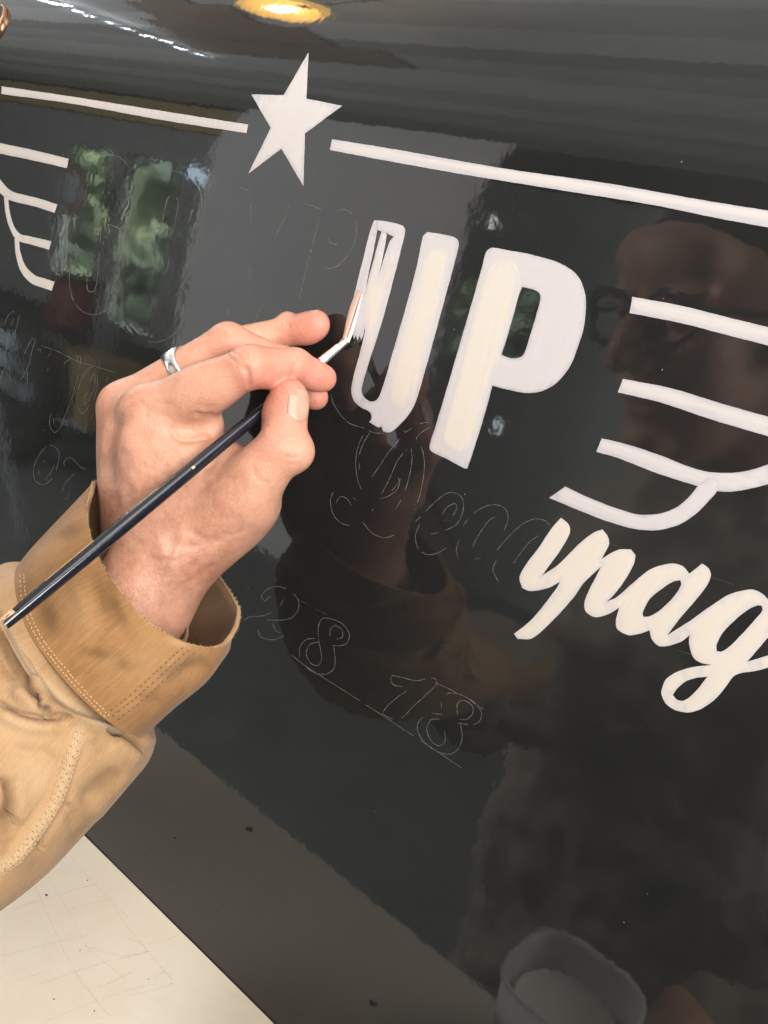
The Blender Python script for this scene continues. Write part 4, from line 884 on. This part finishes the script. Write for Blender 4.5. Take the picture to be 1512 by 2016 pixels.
for x, y in [(490,1632), (735,1975)]:                       # two drips whose mirror images show in the enamel
    r = ray(x, y); p = CAM + r * (-CAM[2] / r[2]) ; p = np.array([p[0], -p[1], .0001]); k = len(V); V.append(p + (0, 0, .0008))
    for a in range(10): V.append(p + np.array([math.cos(a*.628) * .0036 * rng.uniform(.7, 1.2), math.sin(a*.628) * .003 * rng.uniform(.7, 1.2), 0]))
    Fc += [(k, k+1+a, k+1+(a+1) % 10) for a in range(10)]
sp = mesh_obj('paint_specks', V, Fc, M_spk, smooth=False); sp.parent = table; tag(sp, kind='stuff')
# ------------------------------------------------------------------ what the enamel mirrors: the workshop behind the camera
def refl(px, py):
    p = surf(np.array([float(px)]), np.array([float(py)])); n = Snorm(p[:, 2]); d = p - CAM; d /= np.linalg.norm(d)
    return p[0], (d - 2 * (d * n).sum(1, keepdims=True) * n)[0]
def seen(px, py, axis, val):
    """the place in the room that the panel shows at this spot, on the plane axis = val"""
    p, r = refl(px, py); return p + r * ((val - p[axis]) / r[axis])
def plain(name, c1, c2, rough=.7, scale=6, bumpd=.003, **kw):
    m = N(name); co = m.coord('Object'); m.l(m.ramp(m.noise(scale, 5, co, .6), [(.3, c1), (.7, c2)]), m.b.inputs['Base Color']); m.set(Roughness=rough, **kw)
    m.l(m.bump(m.noise(scale * 8, 3, co), .2, bumpd), m.b.inputs['Normal']); return m.m
M_wall = plain('grey_plaster', (.40, .42, .40), (.52, .53, .51)); M_tan = plain('tan_timber', (.58, .43, .20), (.72, .55, .28)); M_dark = plain('dark_timber', (.035, .03, .025), (.07, .055, .045))
M_floor = plain('concrete', (.12, .135, .13), (.19, .20, .19)); M_board = plain('white_board', (.72, .70, .70), (.80, .78, .77), scale=2); M_ceil = plain('ceiling_boards', (.62, .63, .61), (.74, .75, .73), scale=3)
M_brown = plain('brown_plywood', (.30, .235, .19), (.39, .315, .255), scale=3); M_grey = plain('grey_metal', (.22, .24, .25), (.32, .34, .35), rough=.4); M_pale = plain('pale_blue_board', (.50, .60, .64), (.62, .70, .73))
M_red = plain('red_enamel', (.16, .025, .025), (.24, .05, .045), rough=.4); M_black = plain('black_rubber', (.012,) * 3, (.03,) * 3); M_card = plain('cardboard', (.27, .20, .10), (.34, .25, .13))
def st(o): o['kind'] = 'structure'; return o
st(bobj('floor', M_floor, [(-9, 3, -3.3, -.25, -.95, -.85)]))
yw = -3.2; wx0, wx1, wz0, wz1 = -5.66, -3.40, -.34, .86; gx0, gx1, gz0, gz1 = -2.22, -1.52, .12, .62
st(bobj('wall', M_wall, [(-9, wx0, yw - .12, yw, -.85, 1.25), (wx0, wx1, yw - .12, yw, -.85, wz0), (wx0, wx1, yw - .12, yw, wz1, 1.25), (wx1, gx0, yw - .12, yw, -.85, 1.25), (gx0, gx1, yw - .12, yw, -.85, gz0), (gx0, gx1, yw - .12, yw, gz1, 1.25), (gx1, 3, yw - .12, yw, -.85, 1.25)]))
beam = bobj('timber_beam', M_tan, [(-8.5, -3.45, yw + .002, yw + .10, 1.26, 1.80)], bev=.01); tag(beam, 'tan timber beam running above the workshop windows', 'beam')
st(bobj('upper_wall', M_dark, [(-9, 3, yw - .12, yw, 1.25, 2.3)]))
# ceiling: boards laid side by side
ceil = empty('ceiling', 'boarded workshop ceiling', 'ceiling'); del ceil['category']; del ceil['label']; ceil['kind'] = 'structure'; at(ceil, (-3, -1.5, 1.9))
M_ceil2 = plain('ceiling_boards_greyer', (.48, .49, .47), (.58, .59, .57), scale=3); M_ceil3 = plain('ceiling_boards_dim', (.36, .36, .34), (.46, .46, .44), scale=3)
y = -3.2; mt_ = [M_ceil, M_ceil2, M_ceil, M_ceil3, M_ceil2]; i = 0
while y < .6:
    wd = rng.uniform(.14, .30)
    adopt(bobj('ceiling_board', mt_[int(rng.integers(0, 5))], [(-9, 3, y, y + wd - .0005, 1.9, 1.93)]), ceil); y += wd
for k, y in enumerate((-1.35, -1.08, -.82, -.56)):
    adopt(bobj('brown_panel', M_brown, [(-2.55 + .1*k, -1.55 - .16*k, y, y + .262, 1.884, 1.898)]), ceil)
# windows with panes and a garden outside
M_frame = plain('grey_window_frame', (.42, .43, .42), (.54, .55, .53))
m = N('window_glass'); m.set(Roughness=.05, IOR=1.45); m.b.inputs['Transmission Weight'].default_value = 1; m.b.inputs['Base Color'].default_value = (.95, .98, .97, 1); M_glass = m.m
def window(label, x0, x1, z0, z1, mull):
    w_ = empty('window', label, 'window'); at(w_, ((x0 + x1) / 2, yw, z0))
    adopt(bobj('window_frame', M_frame, [(x0, x0 + .07, yw - .09, yw + .02, z0, z1), (x1 - .07, x1, yw - .09, yw + .02, z0, z1), (x0 + .07, x1 - .07, yw - .09, yw + .02, z0, z0 + .06), (x0 + .07, x1 - .07, yw - .09, yw + .02, z1 - .06, z1)]), w_)
    ed = [x0 + .07] + mull + [x1 - .07]
    for k, mx in enumerate(mull): adopt(bobj('mullion', M_frame, [(mx - .06, mx + .06, yw - .08, yw + .03, z0 + .061, z1 - .061)]), w_)
    for k in range(len(ed) - 1): adopt(bobj('pane', M_glass, [(ed[k] + (.061 if k else 0), ed[k+1] - (.061 if k < len(mull) else 0), yw - .052, yw - .047, z0 + .061, z1 - .061)]), w_)
    return w_
window('wide dark framed workshop window with foliage outside', wx0, wx1, wz0, wz1, [-4.95, -4.24])
window('small dark framed workshop window with foliage outside', gx0, gx1, gz0, gz1, [])
# garden: a leafy hedge, one mass
nl = 9000; cx = np.where(rng.random(nl) < .7, rng.uniform(-8.4, -3.4, nl), rng.uniform(-3.6, -1.2, nl)); cz = rng.uniform(-1.0, 1.6, nl); cy = yw - 1.0 - rng.uniform(0, .7, nl) - .25 * np.sin(cx * 3) - .2 * np.sin(cz * 4 + cx)
q = rng.normal(0, 1, (nl, 3)); q /= np.linalg.norm(q, axis=1, keepdims=True); u_ = np.cross(q, rng.normal(0, 1, (nl, 3))); u_ /= np.linalg.norm(u_, axis=1, keepdims=True); v_ = np.cross(q, u_); s_ = rng.uniform(.05, .13, nl)[:, None]
C_ = np.stack([cx, cy, cz], 1); LV = np.stack([C_ - u_ * s_, C_ - v_ * s_ * .5, C_ + u_ * s_, C_ + v_ * s_ * .5], 1).reshape(-1, 3)
m = N('leaves'); m.l(m.ramp(m.noise(1.3, 4, m.coord('Object'), .65), [(.28, (.075, .095, .085)), (.45, (.13, .165, .135)), (.57, (.22, .28, .185)), (.68, (.50, .58, .32))]), m.b.inputs['Base Color']); m.set(Roughness=.6); M_leaf = m.m
hedge = mesh_obj('hedge', LV, np.arange(nl * 4).reshape(-1, 4), M_leaf, smooth=False); tag(hedge, 'leafy green hedge outside the workshop windows', 'hedge', kind='stuff')
st(bobj('garden_ground', plain('grass_ground', (.03, .06, .02), (.07, .12, .04)), [(-9, 3, -6, yw - .13, -1.0, -.86)]))
area('garden_daylight', (-4.6, yw - .25, 1.7), (-4.7, yw - 1.6, .0), 3.0, .3, 1400, (.95, 1, .92))
area('garden_daylight', (-1.9, yw - .25, 1.5), (-1.9, yw - 1.6, .2), .6, .3, 90, (.95, 1, .92))
# white board standing in front of the wall
board = bobj('white_sheet_board', M_board, [(-3.10, -1.60, -2.42, -2.39, -.85, 1.60)], bev=.004); tag(board, 'tall white board leaning by the workshop wall', 'board')
# bright bluish skylit patch at the top of the window, and small bulbs
def emit(name, col, s):
    m = N(name); m.b.inputs['Base Color'].default_value = (*col, 1); m.b.inputs['Emission Color'].default_value = (*col, 1); m.b.inputs['Emission Strength'].default_value = s; return m.m
def ball(name, loc, r, mat, seg=20, sc=(1, 1, 1)):
    bm = bmesh.new(); bmesh.ops.create_uvsphere(bm, u_segments=seg, v_segments=seg // 2, radius=r)
    for v in bm.verts: v.co = Vector((v.co.x * sc[0], v.co.y * sc[1], v.co.z * sc[2])) + Vector(loc)
    me = bpy.data.meshes.new(name); bm.to_mesh(me); bm.free(); me.materials.append(mat); me.polygons.foreach_set('use_smooth', [True] * len(me.polygons)); o = bpy.data.objects.new(name, me); COL.objects.link(o); return o
def tubep(name, pts, r, mat, seg=12, caps=True):
    P = np.array(pts, float); T = np.gradient(P, axis=0); T /= np.linalg.norm(T, axis=1, keepdims=True); rr = np.full(len(P), r) if np.ndim(r) == 0 else np.array(r)
    V = []
    for i in range(len(P)):
        e = np.cross(T[i], [.31, .27, .91]); e /= np.linalg.norm(e); g = np.cross(T[i], e)
        for k in range(seg): a = 2*math.pi*k/seg; V.append(P[i] + (e*math.cos(a) + g*math.sin(a)) * rr[i])
    f = grid_faces(len(P), seg, True)
    if caps: f += [tuple(range(seg)), tuple((len(P)-1)*seg + k for k in range(seg - 1, -1, -1))]
    return mesh_obj(name, V, f, mat)
M_led = emit('led_light', (.86, .93, 1), 42); M_bulb = emit('warm_bulb', (1, .80, .48), 30); M_shade = emit('amber_shade', (1, .62, .20), 4.2); M_spot = emit('cool_bulb', (.85, .93, 1), 6)
strip = empty('led_strip', 'row of small white led lights along the ceiling', 'light strip')
leds = [(88,1),(106,6),(127,10),(153,22),(180,32),(217,45),(250,57),(290,71),(326,82),(357,95),(397,108)]
L3 = [seen(x_, y_, 2, 1.845) for x_, y_ in leds]; at(strip, tuple(L3[0]))
fit = np.polyfit([p[1] for p in L3], [p[0] for p in L3], 1)
for p in L3:
    b = bobj('led', M_led, [(p[0] - .014, p[0] + .014, p[1] - .014, p[1] + .014, 1.838, 1.85)], bev=.004); adopt(b, strip)
ys = np.linspace(min(p[1] for p in L3) - .1, max(p[1] for p in L3) + .1, 30); adopt(tubep('light_rail', [(np.polyval(fit, y), y, 1.856) for y in ys], .008, M_grey), strip)
# amber pendant lamp
pl = seen(545, 20, 2, 1.55); pend = empty('pendant_lamp', 'amber glass pendant lamp with a glowing bulb', 'lamp'); at(pend, tuple(pl))
V = []; rr = [(.03, .10), (.07, .085), (.11, .05), (.125, .01), (.118, .008), (.10, .04), (.06, .075), (.02, .09)]
for r_, z_ in rr:
    for k in range(40): a = 2*math.pi*k/40; V.append((pl[0] + r_*math.cos(a), pl[1] + r_*math.sin(a), pl[2] + z_))
adopt(mesh_obj('lamp_shade', V, grid_faces(len(rr), 40, True), M_shade), pend); adopt(ball('bulb', tuple(pl + (0, 0, .02)), .036, M_bulb), pend); adopt(tubep('cord', [(pl[0], pl[1], pl[2] + .09), (pl[0], pl[1], 1.6 + .1), (pl[0], pl[1], 1.9)], .006, M_black), pend)
for (x_, y_), r_, lab in (((968, 433), .024, 'small bright bulb on the workshop wall above the small window'), ((977, 838), .030, 'small cool white lamp low on the workshop wall')):
    p = seen(x_, y_, 1, -3.12); o = empty('wall_lamp', lab, 'lamp'); at(o, tuple(p)); adopt(ball('bulb', tuple(p), r_, M_spot if y_ > 600 else emit('white_bulb', (1, .97, .85), 9), sc=(1, .8, 1.1)), o); adopt(bobj('wall_plate', M_grey, [(p[0] - .05, p[0] + .05, -3.198, -3.15, p[2] - .06, p[2] + .06)], bev=.006), o)
# glowing tube added in place of the bluish sky patch in the window
a_, b_ = seen(378, 332, 1, -3.0), seen(432, 384, 1, -3.0); o = empty('sky_patch_glow', 'bluish white glowing tube standing in for a sky patch at the window top', 'light'); at(o, tuple(a_)); adopt(tubep('tube', [a_ + (b_ - a_) * t for t in np.linspace(0, 1, 12)], .045, emit('sky_glow', (.66, .83, 1), 5.5)), o)
for t in (.0, 1.0): adopt(ball('tube_cap', tuple(a_ + (b_ - a_) * t), .05, M_grey), o)
# clutter on the floor and bench below the windows
bench = empty('workbench', 'low workbench under the window', 'bench'); at(bench, (-4.3, -2.7, -.85)); adopt(bobj('bench_top', M_dark, [(-5.6, -3.4, -2.95, -2.5, -.34, -.29)], bev=.004), bench)
for x_ in (-5.5, -3.5):
    for y_ in (-2.9, -2.55): adopt(bobj('leg', M_dark, [(x_ - .03, x_ + .03, y_ - .03, y_ + .03, -.85, -.341)]), bench)
p = seen(150, 565, 1, -2.7); o = empty('paint_tin', 'dark red tin standing on the workbench', 'tin'); at(o, (p[0], -2.7, -.29)); adopt(tubep('can', [(p[0], -2.7, z_) for z_ in np.linspace(-.288, -.02, 8)], .14, M_red, 28), o); adopt(tubep('lid', [(p[0], -2.7, -.019), (p[0], -2.7, .0)], .13, M_black, 28), o)
p = seen(150, 375, 1, -2.9); o = empty('gauge', 'round brown wall gauge hanging in front of the window', 'gauge'); at(o, tuple(p)); adopt(ball('dial', tuple(p), .13, M_brown, 24, (1, .3, 1.25)), o); adopt(ball('dial_face', tuple(p + (0, .035, 0)), .08, M_pale, 24, (1, .2, 1.2)), o)
tag(bobj('grey_rag', M_grey, [(-3.80, -3.62, -2.45, -2.40, -.48, -.10)], bev=.03), 'grey rag hanging over the bench edge', 'rag')
tag(bobj('cardboard_box', M_card, [(-3.55, -3.12, -2.3, -2.0, -.56, -.24)], bev=.006), 'tan cardboard box beside the bench', 'box')
o = empty('pallet', 'pale blue slatted pallet on the workshop floor', 'pallet'); at(o, (-4.2, -2.3, -.85))
for k, z_ in enumerate((-.46, -.58, -.70)):
    adopt(bobj('slat', M_pale, [(-4.9, -3.30 - .12*k, -2.32, -2.29, z_, z_ + .085)], bev=.004), o)
for x_ in (-4.6, -3.9): adopt(bobj('batten', M_dark, [(x_ - .03, x_ + .03, -2.36, -2.321, -.85, -.37)]), o)
t_ = [(-3.75 + .42*math.cos(a), -1.9 + .04*math.sin(2*a), -.48 + .36*math.sin(a)) for a in np.linspace(0, 2*math.pi, 40)]; o = empty('tyre', 'worn black tyre standing on the workshop floor', 'tyre'); at(o, (-3.75, -1.9, -.85)); adopt(tubep('tread', t_, .07, M_black, caps=False), o)
a_, b_ = seen(-8, 800, 1, -1.4), seen(48, 1095, 1, -1.4); d_ = b_ - a_; o = tubep('leaning_pole', [a_ + d_ * t for t in np.linspace(-.5, 1.4, 16)], .011, M_grey); tag(o, 'grey metal pole leaning in the workshop', 'pole')
# ------------------------------------------------------------------ the person, seen in the mirror of the paint
def setgrid(a, b, h):
    global lo, hi, H, dim
    lo, hi, H = np.array(a, float), np.array(b, float), h; dim = np.ceil((hi - lo) / H).astype(int) + 1
def mesh_field(f, name, mat, it=3):
    V, Q = surface_nets(f.f); V = lo + V * H
    E = np.concatenate([Q[:, [0, 1]], Q[:, [1, 2]], Q[:, [2, 3]], Q[:, [3, 0]]])
    for _ in range(it):
        s = np.zeros_like(V); c = np.zeros(len(V)); np.add.at(s, E[:, 0], V[E[:, 1]]); np.add.at(c, E[:, 0], 1); V = V + .5 * (s / c[:, None] - V)
    o = mesh_obj(name, V, Q, mat, attrs={'red': np.zeros(len(V)), 'tan_shade': np.zeros(len(V)), 'stain_shade': np.zeros(len(V)), 'wear': np.zeros(len(V))}); bmf = bmesh.new(); bmf.from_mesh(o.data); bmesh.ops.recalc_face_normals(bmf, faces=bmf.faces); bmf.to_mesh(o.data); bmf.free(); return o
hf_ = nrm((-.42, .88, -.22)); hr = nrm(np.cross(hf_, (-.12, 0, 1))); hu = np.cross(hr, hf_)
HC = refl(1240, 690)[0] + refl(1240, 690)[1] * .40 - hf_ * .115 + hu * .025
HS = 1.08
def hp(f, r, u): return HC + (hf_ * f + hr * r + hu * u) * HS
setgrid(HC - .20, HC + .20, .0026)
sk = Field(); E_ = lambda f, r, u, a, b, c, k=.012: sk.ell(hp(f, r, u), (hf_, hr), (a * HS, b * HS, c * HS), k)
E_(-.01, 0, .035, .098, .076, .092); E_(.045, 0, -.045, .052, .056, .075, .02); E_(.070, 0, .050, .030, .055, .035, .02)
for s_ in (-1, 1): E_(.066, .036*s_, -.020, .022, .022, .020, .02); E_(.078, .030*s_, .022, .014, .024, .009, .01); E_(-.005, .078*s_, -.01, .018, .008, .032, .006); E_(.082, .030*s_, .004, .012, .014, .011, .004)
sk.cone(hp(.095, 0, .010), hp(.118, 0, -.026), .010*HS, .012*HS, .008); E_(.112, 0, -.031, .014, .012, .010, .006)
for s_ in (-1, 1): E_(.103, .013*s_, -.033, .010, .008, .008, .006)
E_(.092, 0, -.060, .014, .026, .007, .006); E_(.090, 0, -.072, .012, .022, .007, .006); E_(.082, 0, -.098, .020, .024, .018, .012)
sk.cone(hp(-.02, 0, -.06), hp(-.05, 0, -.19), .056*HS, .060*HS, .02)
o = mesh_field(sk, 'head', M_skin); adopt(o, person); head = o
M_hair2 = plain('dark_hair', (.012, .010, .009), (.03, .024, .02), scale=60)
hr_ = Field(); hr_.ell(hp(-.025, 0, .058), (hf_, hr), (.098*HS, .084*HS, .092*HS), .01)
for s_ in (-1, 1): hr_.ell(hp(-.03, .06*s_, .02), (hf_, hr), (.05*HS, .026*HS, .055*HS), .02)
adopt(mesh_field(hr_, 'hair', M_hair2), head) if False else None
o = mesh_field(hr_, 'hair', M_hair2); o.parent = head
gl = empty('eyeglasses', 'dark rimmed eyeglasses worn by the painter', 'glasses'); at(gl, tuple(hp(.11, 0, .01)))
for s_ in (-1, 1):
    adopt(tubep('rim', [hp(.108 - .012*abs(math.cos(a))**2, s_*(.034 + .028*math.cos(a)), .002 + .021*math.sin(a)) for a in np.linspace(0, 2*math.pi, 40)], .0034, M_black, 8, False), gl)
    adopt(tubep('temple_arm', [hp(.098 - .10*t, s_*(.064 + .014*min(1, t*2)), .010 - .006*t) for t in np.linspace(0, 1, 14)], .0028, M_black, 8), gl)
adopt(tubep('bridge', [hp(.112, -.008 + .016*t, .006 + .004*math.sin(math.pi*t)) for t in np.linspace(0, 1, 8)], .0024, M_black, 8), gl)
# jacket body with both upper arms
neck = hp(-.05, 0, -.19); elbow = np.array([-.003, -.30, .142]); shL = neck + hr * -.155 + np.array([0, -.02, -.075]); shR = neck + hr * .155 + np.array([0, -.02, -.075])
if np.linalg.norm(shL - elbow) > np.linalg.norm(shR - elbow): shL, shR = shR, shL
setgrid((-.45, -1.0, -.80), (.75, -.05, .46), .0075)
jk = Field(); mid = (shL + shR) / 2
jk.cone(shL, shR, .075, .075, .03).cone(mid, mid + (0.02, .02, -.34), .145, .135, .08).cone(mid + (.02, .02, -.30), mid + (.03, .0, -.62), .145, .160, .08)
jk.cone(neck, neck + (0, 0, -.03), .075, .095, .03)
jk.cone(shL, elbow + (-.01, -.06, -.03), .070, .058, .03).cone(elbow + (-.01, -.06, -.03), elbow + (0, .02, 0), .058, .050, .02)
elR = np.array([.42, -.40, -.18]); wrR = np.array([.285, -.20, .03]); jk.cone(shR, elR, .070, .058, .03).cone(elR, wrR, .055, .042, .02)
M_torso = plain('grey_brown_jacket', (.27, .225, .18), (.37, .315, .26), scale=14); o = mesh_field(jk, 'jacket_body', M_torso, 2)  # jacket body coloured greyer than the tan sleeve
tx = bpy.data.textures.new('folds', 'CLOUDS'); tx.noise_scale = .075; tx.noise_depth = 3
mo = o.modifiers.new('folds', 'DISPLACE'); mo.texture = tx; mo.strength = .065; mo.mid_level = .5; adopt(o, person)
# the other hand round a white paint cup
cupc = np.array([.205, -.088, .0005]); cup = empty('paint_cup', 'white plastic paint cup standing at the right end of the tabletop', 'cup'); at(cup, tuple(cupc))
M_cupm = plain('white_plastic', (.84, .85, .85), (.90, .91, .91), rough=.35); cb_ = M_cupm.node_tree.nodes['Principled BSDF']; cb_.inputs['Subsurface Weight'].default_value = .9; cb_.inputs['Subsurface Scale'].default_value = .03; cb_.inputs['Subsurface Radius'].default_value = (1, 1, 1); prof_ = [(0, 0), (.028, 0), (.030, .003), (.0375, .086), (.0395, .088), (.0390, .0905), (.0365, .089), (.030, .012), (0, .010)]
V = [];
for r_, z_ in prof_:
    for k in range(48): a = 2*math.pi*k/48; q4 = 1 / (abs(math.cos(a))**3.4 + abs(math.sin(a))**3.4)**(1/3.4); V.append(cupc + (r_*math.cos(a)*q4, r_*math.sin(a)*q4, z_))
adopt(mesh_obj('cup_wall', V, grid_faces(len(prof_), 48, True), M_cupm), cup); V = [cupc + (.031*math.cos(a), .031*math.sin(a), .070) for a in np.linspace(0, 6.283, 48, False)]; adopt(mesh_obj('paint', V, [tuple(range(48))], M_wet, smooth=False), cup)
setgrid((.13, -.26, -.04), (.38, -.02, .14), .0022); oh = Field(); wrist = np.array([.285, -.195, .035]); pc = np.array([.262, -.115, .045])
oh.cone(wrist + (.01, -.03, -.01), wrist, .026, .024, .01).ell(pc + (0, -.02, 0), ((-.2, 1, 0), (0, 0, 1)), (.045, .038, .018), .012)
for k in range(4):
    z_ = .040 - .010*k; a0, a1, a2 = R(-8), R(38), R(78); rr_ = .048
    q_ = [cupc + (rr_*math.cos(a), rr_*math.sin(a), z_) for a in (R(-35), a0, a1, a2)]
    fg = Field(); fg.cone(pc + (0, -.015, z_ - .045), q_[1], .0105, .0095, .004).cone(q_[1], q_[2], .0092, .0085, .004).cone(q_[2], q_[3], .0085, .007, .004); oh.merge(fg, .004)
fg = Field(); fg.cone(pc + (-.01, -.045, .02), cupc + (.046, -.020, .060), .013, .011, .005).cone(cupc + (.046, -.020, .060), cupc + (.049, .002, .074), .011, .0085, .005); oh.merge(fg, .008)
o = mesh_field(oh, 'hand', M_skin); adopt(o, person)
# round black fitting with a copper rim at the upper left of the panel
p = surf(np.array([-4.]), np.array([46.]))[0]; nn = Snorm(np.array([p[2]]))[0]; e1 = np.array([1., 0, 0]); e2 = np.cross(nn, e1)
m = N('copper'); m.set(Metallic=1, Roughness=.22); m.b.inputs['Base Color'].default_value = (.80, .45, .28, 1); M_cop = m.m
V = []
for r_, h_ in [(.0, .0030), (.0100, .0030), (.0112, .0032), (.0117, .0036), (.0121, .0030), (.0123, .0)]:
    for k in range(36): a = 2*math.pi*k/36; V.append(p + (e1*math.cos(a)*.75 + e2*math.sin(a)*1.15) * r_ + nn * h_)
gf = grid_faces(6, 36, True); fit_ = mesh_obj('fitting', V[:3*36], grid_faces(3, 36, True), plain('black_cap', (.01,)*3, (.02,)*3, rough=.15)); adopt(fit_, panel)
o = mesh_obj('fitting_rim', V[2*36:], grid_faces(4, 36, True), M_cop); o.parent = fit_
